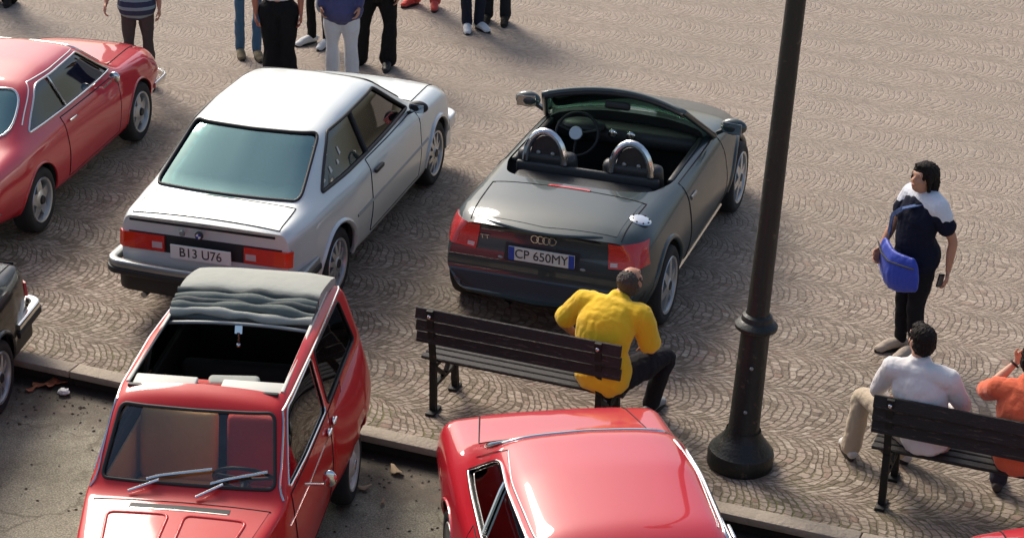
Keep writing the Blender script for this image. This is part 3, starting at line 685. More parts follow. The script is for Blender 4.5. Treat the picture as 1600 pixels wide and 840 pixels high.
for k, (x, z, w_, h_) in enumerate(((-1.16, 1.19, .05, .04), (-1.05, 1.22, .05, .05), (-1.10, 1.13, .035, .04), (-1.27, 1.03, .05, .03), (-1.14, 1.01, .04, .05), (-.99, 1.03, .04, .035), (-.90, 1.08, .035, .06), (-1.30, .985, .05, .03))):
    b = MB(); patch(bcs, b, 'R', [(x, z), (x+w_, z+.01)], [(x+.01, z+h_), (x+w_*.8, z+h_)], -.007, 2, 2, .002); b.build('painted_reflection', M_['lampclear' if k == 3 else 'cream'], bmw)  # cream patches drawn in for pale reflections on the quarter glass
# a few light things on the back seat seen through the side glass
for (x, y, z, d, m_) in ((-.95, -.30, .70, (.30, .22, .10), 'cream'), (-.80, -.05, .66, (.2, .25, .08), 'redseat'), (-1.1, .2, .66, (.22, .3, .10), 'cream')):
    b = MB(); b.box((x, y, z), d, (0, .1, random.uniform(-.5, .5)), .03, 3); o = b.build('folded_cloth', M_[m_], bmw, sharp=60)

# ---- dark open two-seater
def dtt(x, y, z):
    a = min(1.1, abs(y)/.85)
    if x > .9: x -= .34*a**2.6*min(1, (x-.9)/1.1)
    if x < -1.0: x += .24*a**2.8*min(1, (-1.0-x)/.9)
    if x < -1.5: x += (.16*max(0, (z-.60)/.30)-.02*max(0, 1-abs(z-.45)/.2))*min(1, (-1.5-x)/.4)
    return (x, y, z)
def rt(zb, ws, wm, wb, zc, p5, p6, p7, top): return [(0, zb), (ws-.08, zb), (ws, zb+.09), (wm, .50), (wb, zc), p5, p6, p7, (0, top)]
stt = {
 -1.99: rt(.34, .72, .78, .72, .78, (.62, .86), (.42, .88), (.2, .885), .887),
 -1.93: rt(.27, .76, .83, .77, .80, (.67, .895), (.45, .915), (.2, .925), .927),
 -1.60: rt(.22, .80, .875, .82, .80, (.71, .915), (.47, .945), (.2, .955), .957),
 -1.21: rt(.20, .82, .885, .83, .78, (.725, .925), (.50, .965), (.2, .978), .98),
 -.70: rt(.18, .82, .872, .825, .80, (.735, .92), (.50, .955), (.2, .965), .968),
 .0: rt(.18, .82, .868, .825, .80, (.745, .925), (.52, .945), (.2, .95), .95),
 .55: rt(.18, .82, .868, .825, .79, (.74, .925), (.56, .965), (.25, .985), .99),
 .80: rt(.18, .82, .872, .825, .785, (.735, .905), (.50, .945), (.22, .955), .957),
 1.21: rt(.20, .82, .882, .82, .76, (.72, .865), (.46, .89), (.2, .895), .895),
 1.75: rt(.22, .78, .85, .76, .66, (.64, .755), (.42, .775), (.2, .78), .78),
 2.02: rt(.24, .70, .76, .68, .56, (.56, .64), (.38, .66), (.18, .665), .665),
 2.09: rt(.30, .62, .68, .60, .50, (.48, .56), (.32, .575), (.15, .58), .58)}
TAR = [(-1.21, .86, .32, .365), (1.21, .86, .32, .365)]
COCK = [(-1.04, -.38), (-.92, -.60), (-.6, -.695), (.44, -.69), (.57, -.63), (.70, -.30), (.72, .0), (.70, .30), (.57, .63), (.44, .69), (-.6, .695), (-.92, .60), (-1.04, .38), (-1.07, 0)]
cfg_tt = dict(paint=Gr, st=stt, radii=[0, .08, .08, .16, .09, .08, .2, .2, 0], deform=dtt, sig=.09, arches=TAR,
   holes=[('Z', COCK, .10, .30, 2)], glass=[])
tt, tbody, tcs = make_car('open_sports_car', cfg_tt, (.835, 16.955, 0), R(71.6), 1.05, 'dark grey open two-seater with twin roll hoops, beyond the left bench', 'car', 'cars parked around the square')
for d, s in (('L', 1), ('R', -1)):
    b = MB(); patch(tcs, b, d, [(-.55, .27), (.68, .27)], [(-.55, .905), (.62, .905)], .003, 16, 10); dr = b.build('door', Gr, tt, sharp=60)
    gaps(tcs, dr, [(d, [(-.555, .265), (.685, .265), (.625, .91), (-.555, .91)], True)])
    h, n = tcs(d, -.42, .77); b = MB(); b.box(h+n*.008, (.15, .02, .035), None, .008); b.build('door_handle', M_['lidgrey'], dr)
    b = MB(); line_on(tcs, b, d, [(-.72, .235), (.74, .235)], .022, .004, False); b.build('sill_strip', M_['chrome'], tt)
    for wx in (-1.21, 1.21):
        b = MB(); P = [(wx+.385*math.cos(R(a)), .32+.385*math.sin(R(a))) for a in range(-5, 186, 8)]
        line_on(tcs, b, d, P, .026, -.010, False, 10); b.build('arch_flare', Gr, tt, sharp=60)
    mirror_part(tt, .55, s*.80, .98, Gr, 1.1)
for (wx, wy, wz, ar) in TAR:
    for s in (1, -1): wheel(tt, wx, s*.862, .318, .32, .225, 'six', .228)
# boot lid seams, spoiler lip, brake light
b = MB(); patch(tcs, b, 'T', [(-1.72, -.56), (-1.78, 0), (-1.72, .56)], [(-1.16, -.60), (-1.16, .60)], .003, 16, 10); bl = b.build('boot_lid', Gr, tt, sharp=60)
gaps(tcs, bl, [('T', [(-1.74, -.60), (-1.15, -.63), (-1.15, .63), (-1.74, .60)], False)])
sp = [(lambda h: (h.x, h.y, h.z+.008))(tcs('T', -1.84+.10*(q/.5)**2, q)[0]) for q in np.linspace(-.46, .46, 17)]
b = MB(); b.tube([(x-.004, y, z-.010) for x, y, z in sp], [.006, .014]+[.018]*13+[.014, .006], 8); so_ = b.build('boot_spoiler', Gr, tt)
b = MB(); b.tube([tuple(tcs('B', q, .858-.026*(q/.45)**2)[0]) for q in np.linspace(-.45, .45, 17)], [.004]+[.012]*15+[.004], 8); b.build('spoiler_shadow_gap', M_['gap'], tt)  # dark tube painted in as the shadow under the boot lip
b = MB(); patch(tcs, b, 'T', [(-1.155, -.17), (-1.155, .17)], [(-1.125, -.17), (-1.125, .17)], .008, 8, 2, .01); b.build('high_brake_light', M_['lampred'], tt)
for s in (1, -1):
    b = MB(); patch(tcs, b, 'B', [(s*.53, .655), (s*.80, .675)], [(s*.51, .845), (s*.765, .835)], .013, 12, 8, .03); tl = b.build('taillight', M_['lampred'], tt, sharp=60)
    b = MB(); patch(tcs, b, 'B', [(s*.545, .67), (s*.60, .675)], [(s*.543, .70), (s*.598, .705)], .019, 4, 3, .02); b.build('reversing_lens', M_['lampclear'], tl)
    hh, nn = tcs('F', s*.52, .62)
    if hh is not None:
        b = MB(); patch(tcs, b, 'F', [(s*.40, .55), (s*.66, .55)], [(s*.40, .66), (s*.66, .66)], .004, 8, 5, .02); b.build('headlight', M_['lampclear'], tt)
# fuel cap on the right rear wing
h, n = tcs('T', -1.42, -.66); Mq = n.to_track_quat('Z', 'Y').to_matrix()
b = MB(); vv = []; 
for k in range(20): pass
b.ell(h+n*.002, (.085, .085, .014), Mq, 20, 8); fc = b.build('fuel_cap', M_['chrome'], tt, sharp=60)
b = MB()
for k in range(8):
    a = k*math.pi/4; b.ell(h+Mq @ Vector((.068*math.cos(a), .068*math.sin(a), .012)), (.008, .008, .005), Mq, 8, 5)
b.build('cap_bolt', M_['dark'], fc)
# rear lower bumper, its shade painted on as a black patch, and plate
b = MB(); patch(tcs, b, 'B', [(-.74, .30), (.74, .30)], [(-.80, .47), (.80, .47)], .004, 20, 5, .02); b.build('bumper_shade_patch', M_['black'], tt)
b = MB(); patch(tcs, b, 'B', [(-.30, .60), (.30, .60)], [(-.30, .735), (.30, .735)], .002, 8, 4, .01); b.build('plate_recess', M_['black'], tt)
hp, npp = tcs('B', 0, .665)
plate(tt, hp.x-.012, 0, .665, 'CP 650MY', True, 0, .53, .112)
b = MB()
for k in range(4):
    c0 = Vector((0, .069-k*.046, .79)); hh, nn = tcs('B', c0.y, c0.z)
    b.tube([(hh.x-.008, c0.y+.030*math.cos(a), c0.z+.030*math.sin(a)) for a in [q*math.pi/10 for q in range(20)]], .0055, 6, True)
b.build('rear_emblem', M_['chrome'], tt)
hh, nn = tcs('B', .47, .76); text_part('boot_lettering', 'TT', .065, REARM(hh.x-.008, .47, .75, -.3), M_['chrome'], tt, .003)
for y in (-.33, .33):
    b = MB(); b.ell((hp.x-.004, y, .615), (.02, .028, .016)); b.build('lock_button', M_['lidgrey'], tt)
    b = MB(); b.tube([(-1.86, y*.8, .24), (-1.7, y*.8, .24)], .03, 12); b.build('exhaust_pipe', M_['black'], tt)
# cockpit
rbox('cockpit_floor', (-.15, 0, .32), (1.6, 1.26, .03), M_['dark'], tt)
for y in (-.36, .36): seat(tt, -.20, y, .48, M_['leather'], .52, .58, False, .30)
for y in (-.36, .36):
    b = MB(); b.tube([(-.66, y+.165*math.cos(a), .97+.26*math.sin(a)) for a in [q*math.pi/14 for q in range(15)]], .030, 10); b.build('roll_hoop', M_['chrome'], tt)
    b = MB(); P = [(y+.135*math.cos(a), .97+.22*math.sin(a)) for a in [q*math.pi/14 for q in range(15)]]
    me = prism(P, 'X', -.645, -.60); me_obj('headrest', me, M_['leather'], tt)
    for q in (-.06, .06): b = MB(); b.ell((-.65, y+q, 1.04), (.012, .02, .02)); b.build('hoop_fixing', M_['lidgrey'], tt)
b = MB(); b.box((-.86, 0, .84), (.34, 1.16, .12), (0, -.05, 0), .05, 3); b.build('folded_hood_tray', M_['leather'], tt, sharp=60)
b = MB(); b.box((-.66, 0, .87), (.05, 1.2, .18), None, .02, 2); b.build('bulkhead', M_['leather'], tt, sharp=60)
b = MB(); b.box((.60, 0, .82), (.34, 1.28, .15), (0, .1, 0), .06, 3); b.ell((.42, .36, .91), (.12, .20, .06)); db = b.build('dashboard', M_['leather'], tt, sharp=60)
b = MB(); b.box((.10, 0, .55), (.95, .20, .22), None, .05, 3); b.build('centre_tunnel', M_['leather'], tt, sharp=60)
b = MB()
for q in (-.08, .08): b.ell((.34, q, .90), (.015, .04, .04))
b.ell((.05, 0, .68), (.03, .03, .04)); b.build('alloy_vents', M_['chrome'], db)
steering(tt, .22, .36, .90, .5, .185, M_['black'])
b = MB(); b.lathe([(0, 0), (.055, 0), (.06, .012), (.055, .02), (0, .02)], (0, 0, 0), 'Z', 20)
o = b.build('steering_boss', M_['alloy'], tt); o.location = (.195, .36, .915); o.rotation_euler = (0, -R(62), 0)
for s in (1, -1):
    b = MB(); b.bar((-.55, s*.66, .90), (.45, s*.66, .91), .05, .05, bev=.015); b.build('door_top', M_['leather'], tt, sharp=60)
    b = MB(); b.bar((-.1, s*.625, .80), (.25, s*.625, .80), .03, .04, bev=.01); b.build('door_pull', M_['chrome'], tt)
# windscreen frame and glass
def wsp(q, f):   # q in -1..1 across, f 0 base ..1 top
    wb_, wt_ = .745, .60; y = q*(wb_+(wt_-wb_)*f); bowb, bowt = .30, .17
    x = (.86-(.30)*(q*q))*(1-f)+(.20-bowt*q*q)*f; z = (.955-.03*q*q)*(1-f)+(1.335-.045*q*q)*f
    return Vector((x, y, z))
fr = [wsp(-1, t) for t in np.linspace(-.02, 1, 8)]+[wsp(q, 1) for q in np.linspace(-.94, .94, 17)]+[wsp(1, t) for t in np.linspace(1, -.02, 8)]
b = MB(); b.tube(fr, .026, 10); wf = b.build('windscreen_frame', Gr, tt, sharp=60)
b = MB(); b.tube([p+Vector((-.012, 0, -.022)) for p in fr[7:26]], .022, 8); b.build('header_trim', M_['black'], wf, sharp=60)
vs = []; fs = []
for j in range(7):
    for i in range(17): vs.append(wsp(-1+i/8, j/6)+Vector((.004, 0, 0)))
for j in range(6):
    for i in range(16): a = j*17+i; fs.append((a, a+1, a+18, a+17))
me = bpy.data.meshes.new('g'); me.from_pydata([tuple(v) for v in vs], [], fs)
o = me_obj('windscreen', me, M_['palewind'], tt); md = o.modifiers.new('s', 'SOLIDIFY'); md.thickness = .006
b = MB(); b.box((.17, 0, 1.22), (.035, .22, .065), (0, .2, 0), .02, 3); b.bar((.19, 0, 1.24), (.19, 0, 1.31), .015, .015); b.build('rear_view_mirror', M_['black'], wf, sharp=60)

# ---- red classic coupe (three of them stand here)
def dalf(x, y, z):
    a = abs(y)/.76
    if x > 1.2: x -= .16*a**3*min(1, (x-1.2)/.8)
    if x < -1.5: x += .07*a**3*min(1, (-1.5-x)/.6)
    if x < -1.9: x += (.10*max(0, (z-.55)/.3))*min(1, (-1.9-x)/.2)
    return (x, y, z)
def ra(zb, ws, wm, wb, zc, p5, p6, p7, top): return [(0, zb), (ws-.08, zb), (ws, zb+.08), (wm, .54), (wb, zc), p5, p6, p7, (0, top)]
sta = {
 -2.13: ra(.36, .66, .70, .68, .70, (.62, .745), (.40, .755), (.15, .76), .76),
 -2.06: ra(.32, .68, .74, .71, .73, (.65, .795), (.42, .805), (.17, .81), .81),
 -1.50: ra(.24, .72, .775, .735, .77, (.66, .855), (.50, .875), (.25, .885), .887),
 -1.42: ra(.22, .73, .78, .74, .775, (.67, .86), (.57, .90), (.28, .925), .93),
 -.85: ra(.20, .74, .782, .745, .785, (.69, .87), (.535, 1.22), (.36, 1.27), 1.285),
 -.40: ra(.18, .74, .782, .75, .79, (.70, .875), (.535, 1.255), (.36, 1.305), 1.32),
 .20: ra(.18, .74, .782, .75, .79, (.70, .875), (.53, 1.235), (.36, 1.285), 1.30),
 .33: ra(.18, .74, .782, .75, .79, (.70, .87), (.525, 1.20), (.36, 1.24), 1.255),
 .80: ra(.18, .74, .78, .745, .78, (.69, .865), (.60, .895), (.35, .92), .925),
 .88: ra(.18, .74, .78, .74, .78, (.68, .855), (.55, .87), (.3, .885), .89),
 1.60: ra(.22, .70, .765, .71, .73, (.62, .80), (.42, .82), (.2, .83), .83),
 1.90: ra(.26, .66, .73, .66, .67, (.57, .735), (.38, .745), (.18, .75), .75),
 1.97: ra(.32, .60, .67, .60, .62, (.50, .67), (.33, .68), (.15, .68), .68)}
AAR = [(-1.175, .76, .30, .335), (1.175, .76, .30, .34)]
SWA = [(-1.14, .905), (.66, .905), (.22, 1.21), (-.72, 1.205)]
RWA = [(-.565, .935), (.565, .935), (.49, 1.22), (-.49, 1.22)]
FWA = [(-.56, .935), (.56, .935), (.48, 1.225), (-.48, 1.225)]
cfg_alf = dict(paint=M_['red'], st=sta, radii=[0, .08, .08, .14, .06, .05, .10, .2, 0], deform=dalf, sig=.05, arches=AAR,
   cavity=(-1.50, .95, .28), holes=[('Y', SWA, [.05, .03, .03, .09], -1, 1), ('X', RWA, .12, -2.0, -.7), ('X', FWA, .08, .25, 1.1)],
   glass=[('side_window', d, [(-1.18, .89), (.70, .89)], [(-.74, 1.22), (.22, 1.22)], M_['glass'], -.012) for d in 'LR']+[
          ('rear_window', 'B', [(-.58, .92), (.58, .92)], [(-.50, 1.24), (.48, 1.24)], M_['rearglass'], -.006), ('windscreen', 'F', [(-.58, .92), (.58, .92)], [(-.5, 1.24), (.5, 1.24)], M_['clearglass'], -.01)])
def make_alfa(loc, rz, sc, label):
    P = M_['red']
    root, body, cs = make_car('red_coupe', cfg_alf, loc, rz, sc, label, 'car', 'cars parked around the square')
    trims(cs, root, [('rear_window_trim', 'B', RWA, .12, .011, M_['chrome'], True, .002), ('windscreen_trim', 'F', FWA, .08, .011, M_['chrome'], True, .002),
        ('side_window_trim', 'L', SWA, [.05, .03, .03, .09], .010, M_['chrome'], True, .002), ('side_window_trim', 'R', SWA, [.05, .03, .03, .09], .010, M_['chrome'], True, .002)])
    for d, s in (('L', 1), ('R', -1)):
        b = MB(); patch(cs, b, d, [(-.55, .30), (.62, .30)], [(-.58, .86), (.66, .85)], .003, 16, 10); dr = b.build('door', P, root, sharp=60)
        gaps(cs, dr, [(d, [(-.555, .295), (.625, .295), (.665, .855), (-.585, .865)], True)])
        h, n = cs(d, -.42, .80); b = MB(); b.box(h+n*.02, (.15, .02, .02), None, .007); b.build('door_handle', M_['chrome'], dr)
        for wx in (-1.175, 1.175):
            b = MB(); Q = [(wx+.343*math.cos(R(a)), .30+.343*math.sin(R(a))) for a in range(-8, 190, 9)]
            line_on(cs, b, d, Q, .013, -.003, False); b.build('arch_lip', P, root, sharp=60)
        b = MB(); line_on(cs, b, d, [(-.40, .92), (-.47, 1.205)], .012, 0, False); b.build('quarter_window_bar', M_['chrome'], root)
        h, n = cs(d, .08, .80); b = MB(); q = h+n*.10+Vector((.30, 0, .10)); b.ell(q, (.025, .055, .055), None, 16, 10); b.bar(h+Vector((.27, -s*.02, .02)), q, .018, .018)
        b.build('wing_mirror', M_['chrome'], root, sharp=60)
        b = MB(); line_on(cs, b, d, [(-1.15, .98), (-.76, 1.238), (.20, 1.236)], .006, 0, False); b.build('drip_rail', M_['chrome'], root)
    b = MB(); patch(cs, b, 'T', [(-1.98, -.45), (-1.98, .45)], [(-1.50, -.53), (-1.50, .53)], .003, 12, 6); bl = b.build('boot_lid', P, root, sharp=60)
    gaps(cs, bl, [('T', [(-1.985, -.455), (-1.49, -.535), (-1.49, .535), (-1.985, .455)], False)])
    b = MB(); patch(cs, b, 'T', [(.86, -.55), (.86, .55)], [(1.82, -.45), (1.82, .45)], .003, 12, 10); b2 = b.build('bonnet', P, root, sharp=60)
    gaps(cs, b2, [('T', [(.855, -.555), (1.83, -.455), (1.83, .455), (.855, .555)], True)])
    for s in (1, -1):
        b = MB(); patch(cs, b, 'B', [(s*.36, .60), (s*.60, .60)], [(s*.36, .68), (s*.60, .68)], .014, 8, 4, .03); b.build('taillight', M_['lampred'], root, sharp=60)
        b = MB(); b.lathe([(0, .03), (.07, .025), (.085, 0), (.09, -.06)], (1.90, s*.48, .60), 'X', 24); b.build('headlight', M_['lampclear'], root)
    b = MB(); b.box((1.96, 0, .58), (.03, .72, .12), None, .01); b.build('grille', M_['black'], root)
    bumper(root, 'rear_bumper', arc_path(-2.20, .70, -1.66, .47, .22, .08), .06, .03, M_['chrome'], .014)
    bumper(root, 'front_bumper', arc_path(2.08, .72, 1.62, .42, .22, .08, front=True), .06, .03, M_['chrome'], .014)
    for (wx, wy, wz, ar) in AAR:
        for s in (1, -1): wheel(root, wx, s*.755, .30, .30, .175, 'slot', .20)
    for y in (-.34, .34): seat(root, -.25, y, .38, M_['dark'], .48, .56, True)
    seat(root, -.98, 0, .40, M_['dark'], 1.0, .42, False)
    b = MB(); b.box((.60, 0, .76), (.36, 1.2, .20), (0, .12, 0), .05); b.build('dashboard', M_['black'], root, sharp=60)
    steering(root, .28, .34, .82)
    plate(root, -2.16, 0, .56, 'MI 47', False, 0, .3, .1)
    return root
alfa1 = make_alfa((-4.684, 18.346, 0), R(78.1), 1.0, 'red coupe at the left edge with chrome window trim, its nose towards the standing people')
def copy_tree(o, parent=None):
    c = o.copy(); COL.objects.link(c)
    if parent: c.parent = parent
    for ch in list(o.children): copy_tree(ch, c)
    return c
alfa2 = copy_tree(alfa1); alfa2.location = (.66, 10.40, RZ); alfa2.scale = (1.08,)*3; alfa2.rotation_euler = (0, 0, R(-80)); alfa2['label'] = 'red coupe in the foreground seen from above, between the hatchback and the lamp post'
alfa3 = copy_tree(alfa1); alfa3.location = (3.95, 9.35, RZ); alfa3.rotation_euler = (0, 0, R(-78)); alfa3['label'] = 'red car cut off by the bottom right corner, only its tail edge showing'

# ---- black classic saloon, left edge
cfg_b = dict(cfg_bmw); cfg_b['paint'] = M_['black_paint']
blk, kbody, kcs = make_car('black_saloon', cfg_b, (-4.74, 12.73, RZ), R(-97), .98, 'black saloon at the left edge with chrome bumper, backed up to the kerb', 'car', 'cars parked around the square')
sedan_details(blk, kbody, kcs, cfg_b, M_['black_paint'], True)

# ---- red canvas-roof hatchback
RD = M_['redd']
def ddy(x, y, z):
    a = abs(y)/.7
    if x > 1.0: x -= .10*a**3*min(1, (x-1.0)/.6)
    return (x, y, z)
def rd(zb, ws, wm, wb, zc, p5, p6, p7, top): return [(0, zb), (ws-.05, zb), (ws, zb+.06), (wm, .62), (wb, zc), p5, p6, p7, (0, top)]
std_ = {
 -2.10: rd(.40, .50, .56, .555, .72, (.54, .86), (.50, .90), (.25, .915), .92),
 -2.03: rd(.34, .56, .62, .60, .80, (.59, .93), (.53, .97), (.25, .985), .99),
 -1.78: rd(.28, .62, .67, .65, .84, (.63, 1.02), (.53, 1.36), (.35, 1.40), 1.415),
 -1.68: rd(.28, .62, .67, .655, .85, (.635, 1.03), (.525, 1.44), (.35, 1.475), 1.49),
 -.60: rd(.26, .64, .68, .665, .86, (.645, 1.035), (.54, 1.515), (.35, 1.555), 1.57),
 .08: rd(.26, .64, .68, .665, .86, (.645, 1.035), (.535, 1.505), (.35, 1.545), 1.56),
 .24: rd(.26, .64, .68, .66, .86, (.64, 1.03), (.53, 1.47), (.35, 1.505), 1.52),
 .60: rd(.26, .63, .67, .65, .86, (.63, 1.025), (.60, 1.055), (.35, 1.075), 1.08),
 .68: rd(.26, .62, .66, .64, .86, (.62, 1.01), (.58, 1.025), (.33, 1.04), 1.045),
 1.40: rd(.30, .50, .53, .52, .80, (.50, .92), (.44, .955), (.22, .97), .975),
 1.68: rd(.34, .44, .46, .455, .72, (.44, .82), (.38, .85), (.2, .86), .862)}
FWD = [(-.545, 1.095), (.545, 1.095), (.485, 1.455), (-.485, 1.455)]
SWD = [[(-1.62, 1.06), (-.62, 1.06), (-.60, 1.455), (-1.50, 1.41)], [(-.54, 1.06), (.50, 1.07), (.17, 1.445), (-.52, 1.46)]]
RWD = [(-.47, 1.06), (.47, 1.06), (.43, 1.36), (-.43, 1.36)]
ROOFD = [(-1.50, -.47), (.12, -.49), (.12, .49), (-1.50, .47)]
DAR = [(-1.20, .60, .29, .34)]
cfg_dy = dict(paint=RD, st=std_, radii=[0, .05, .05, .1, .05, .03, .06, .2, 0], deform=ddy, sig=.03, arches=DAR, inset=.03,
   cavity=(-1.98, .80, .34), holes=[('X', FWD, .045, .2, 1.0), ('Y', SWD[0], .05, -1, 1), ('Y', SWD[1], .05, -1, 1), ('X', RWD, .05, -2.3, -1.6), ('Z', ROOFD, .05, 1.2, 2)],
   glass=[('windscreen', 'F', [(-.55, 1.08), (.55, 1.08)], [(-.5, 1.47), (.5, 1.47)], M_['clearglass'], -.01), ('rear_window', 'B', [(-.49, 1.05), (.49, 1.05)], [(-.45, 1.37), (.45, 1.37)], M_['glass'], -.008)]+
         [('side_window', d, [(a[0][0]-.02, a[0][1]-.015), (a[1][0]+.02, a[1][1]-.015)], [(a[3][0]-.02, a[3][1]+.015), (a[2][0]+.02, a[2][1]+.015)], M_['glass'], -.010) for d in 'LR' for a in SWD])
dy, dbody, dcs = make_car('canvas_roof_hatchback', cfg_dy, (-1.90, 11.61, RZ), R(-96), 1.0, 'small red hatchback with its grey canvas roof rolled back, facing the camera', 'car', 'cars parked around the square')
trims(dcs, dy, [('windscreen_seal', 'F', FWD, .045, .012, M_['black'], True, .001)]+[('side_window_trim', d, a, .05, .007, M_['chrome'] if a is SWD[1] else M_['black'], True, .001) for d in 'LR' for a in SWD])
for d, s in (('L', 1), ('R', -1)):
    for (a, c, e, f) in ((-1.0, -.585, -1.0, -.58), (-.56, .50, -.57, .50)):
        b = MB(); patch(dcs, b, d, [(a if a > -.9 else -.86, .36), (c, .36)], [(e, 1.035), (f, 1.03)], .003, 12, 10); dr = b.build('door', RD, dy, sharp=60)
        gaps(dcs, dr, [(d, [(a if a > -.9 else -.865, .355), (c+.003, .355), (f+.003, 1.035), (e-.003, 1.04)], True)])
        h, n = dcs(d, (c if a < -.9 else a+.0)-.06+(.14 if a > -.9 else 0), .93); b = MB(); b.box(h+n*.022, (.10, .022, .028), None, .01); b.ell(h+n*.012, (.03, .014, .03)); b.build('door_handle', M_['chrome'], dr)
    # swept crease with chrome strip
    b = MB(); line_on(dcs, b, d, [(-1.05, .90), (.62, .88)], .006, .002, False); b.build('side_strip', M_['chrome'], dy)
    # drip rail of pale metal along the roof side
    b = MB(); line_on(dcs, b, d, [(-1.68, 1.425), (-.6, 1.475), (.08, 1.472), (.22, 1.455), (.61, 1.045)], .008, .002, False); b.build('drip_rail', M_['chrome'], dy)
    # rear wing bulge over the wheel
    b = MB(); vs = []; fs = []; nA, nB = 22, 8
    for i in range(nA+1):
        xx = -2.0+1.40*i/nA
        for j in range(nB+1):
            t = j/nB; zz = .30+.70*t
            bul = math.sin(math.pi*min(1, max(0, i/nA)))**.7*math.sin(math.pi*min(1, .08+.92*t)**1.0)**.8
            base = dcs(d, xx, zz)[0]; y0 = abs(base.y) if base is not None else .6
            vs.append((xx, s*(y0-.012+.115*bul), zz))
    for i in range(nA):
        for j in range(nB):
            a = i*(nB+1)+j
            cx = (vs[a][0]+vs[a+nB+1][0])/2; cz = (vs[a][2]+vs[a+1][2])/2
            if (cx+1.2)**2+(cz-.29)**2 < .335**2: continue
            fs.append((a, a+1, a+nB+2, a+nB+1))
    me = bpy.data.meshes.new('rw'); me.from_pydata(vs, [], fs); o = me_obj('rear_wing', me, RD, dy, sharp=60); md = o.modifiers.new('s', 'SOLIDIFY'); md.thickness = .02
    # front wing
    b = MB(); vs = []; fs = []
    for i in range(19):
        a = R(-10+200*i/18); 
        for j, (rr_, yy) in enumerate(((.36, .50), (.385, .56), (.385, .68), (.365, .735), (.30, .745))):
            vs.append((1.20+rr_*1.12*math.cos(a), s*yy, .30+rr_*1.28*math.sin(a)))
    for i in range(18):
        for j in range(4): a = i*5+j; fs.append((a, a+1, a+6, a+5))
    me = bpy.data.meshes.new('fw'); me.from_pydata(vs, [], fs); o = me_obj('front_wing', me, RD, dy, sharp=60); md = o.modifiers.new('s', 'SOLIDIFY'); md.thickness = .02
    for wx in (-1.2, 1.2): wheel(dy, wx, s*.70, .285, .29, .14, 'cap', .19)
    b = MB(); b.lathe([(0, .03), (.07, .028), (.09, 0), (.07, -.08), (0, -.1)], (1.60, s*.62, .74), 'X', 20); b.build('headlight', M_['chrome'], dy)
# mirror on a stalk, left side
b = MB(); b.bar((.30, .67, .99), (.30, .80, 1.0), .014, .014); b.ell((.29, .83, 1.04), (.02, .045, .06)); b.build('wing_mirror', M_['chrome'], dy, sharp=60)
b = MB(); patch(dcs, b, 'T', [(.72, -.54), (.72, .54)], [(1.60, -.38), (1.60, .38)], .003, 14, 10); bn = b.build('bonnet', RD, dy, sharp=60)
gaps(dcs, bn, [('T', [(.715, -.55), (.715, .55)], False)])
b = MB()
for q in (-1, 1):
    P = round_poly([(.84, q*.05), (.84, q*.43), (1.45, q*.33), (1.45, q*.05)], .05)
    line_on(dcs, b, 'T', P, .012, .0, True, 8)
b.build('pressed_rib', RD, bn, sharp=70)
b = MB(); patch(dcs, b, 'T', [(.748, -.31), (.748, .31)], [(.790, -.31), (.790, .31)], .006, 12, 2, .01); b.build('scuttle_vent', M_['black'], bn)
b = MB(); patch(dcs, b, 'T', [(.792, -.30), (.792, .30)], [(.797, -.30), (.797, .30)], .006, 12, 1, .01); b.build('vent_rim', M_['chrome'], bn)
b = MB(); b.box((1.68, 0, .62), (.05, .7, .34), (0, -.1, 0), .02); b.build('grille', M_['lidgrey'], dy)
bumper(dy, 'front_bumper', arc_path(1.86, .66, 1.60, .46, .14, .03, front=True), .09, .03, M_['chrome'], .02)
bumper(dy, 'rear_bumper', arc_path(-2.08, .66, -1.85, .46, .14, .03), .09, .03, M_['chrome'], .02)
# wipers
for (y0, y1, y2) in ((-.35, -.17, .15), (.075, .23, .49)):
    g = lambda y, z, o: dcs('F', y, z)[0]+dcs('F', y, z)[1]*o
    b = MB(); b.tube([g(y0, 1.05, .02), g(y1, 1.105, .03)], .009, 6); b.tube([g(y1-.08, 1.105, .022), g(y1, 1.125, .024), g(y2, 1.175, .022)], .010, 6); b.build('wiper', M_['chrome'], dy)
# folded canvas at the rear: taut part + roll
vs = []; fs = []; prof = []
for (x, z) in ((-1.72, 1.48), (-1.69, 1.515), (-1.55, 1.56), (-1.35, 1.60), (-1.25, 1.612), (-1.19, 1.613), (-1.155, 1.60), (-1.14, 1.575), (-1.14, 1.55), (-1.15, 1.525), (-1.18, 1.51), (-1.25, 1.51), (-1.5, 1.50), (-1.70, 1.46)): prof.append((x, z))
ny = 28
for i in range(ny+1):
    y = -.485+.97*i/ny; cr = -.022*(abs(y)/.485)**4
    for (x, z) in prof:
        wv = .010*noise.noise(Vector((x*5, y*5, 1)))*(1 if x > -1.22 else .6)
        wv2 = .026*math.sin(y*11+x*9+1.2*math.sin(y*5))*max(0, (x+1.22)/.2)*.5 if x > -1.22 else 0
        vs.append((x+wv2*.8, y, z+cr+wv+(wv2 if z > 1.54 else 0)))
L_ = len(prof)
for i in range(ny):
    for j in range(L_): fs.append((i*L_+j, i*L_+(j+1) % L_, (i+1)*L_+(j+1) % L_, (i+1)*L_+j))
fs.append(tuple(range(L_))); fs.append(tuple(ny*L_+j for j in range(L_)))
cv = mesh_obj('canvas_roof', vs, fs, M_['canvas'], dy, True, 70); fixn(cv.data)
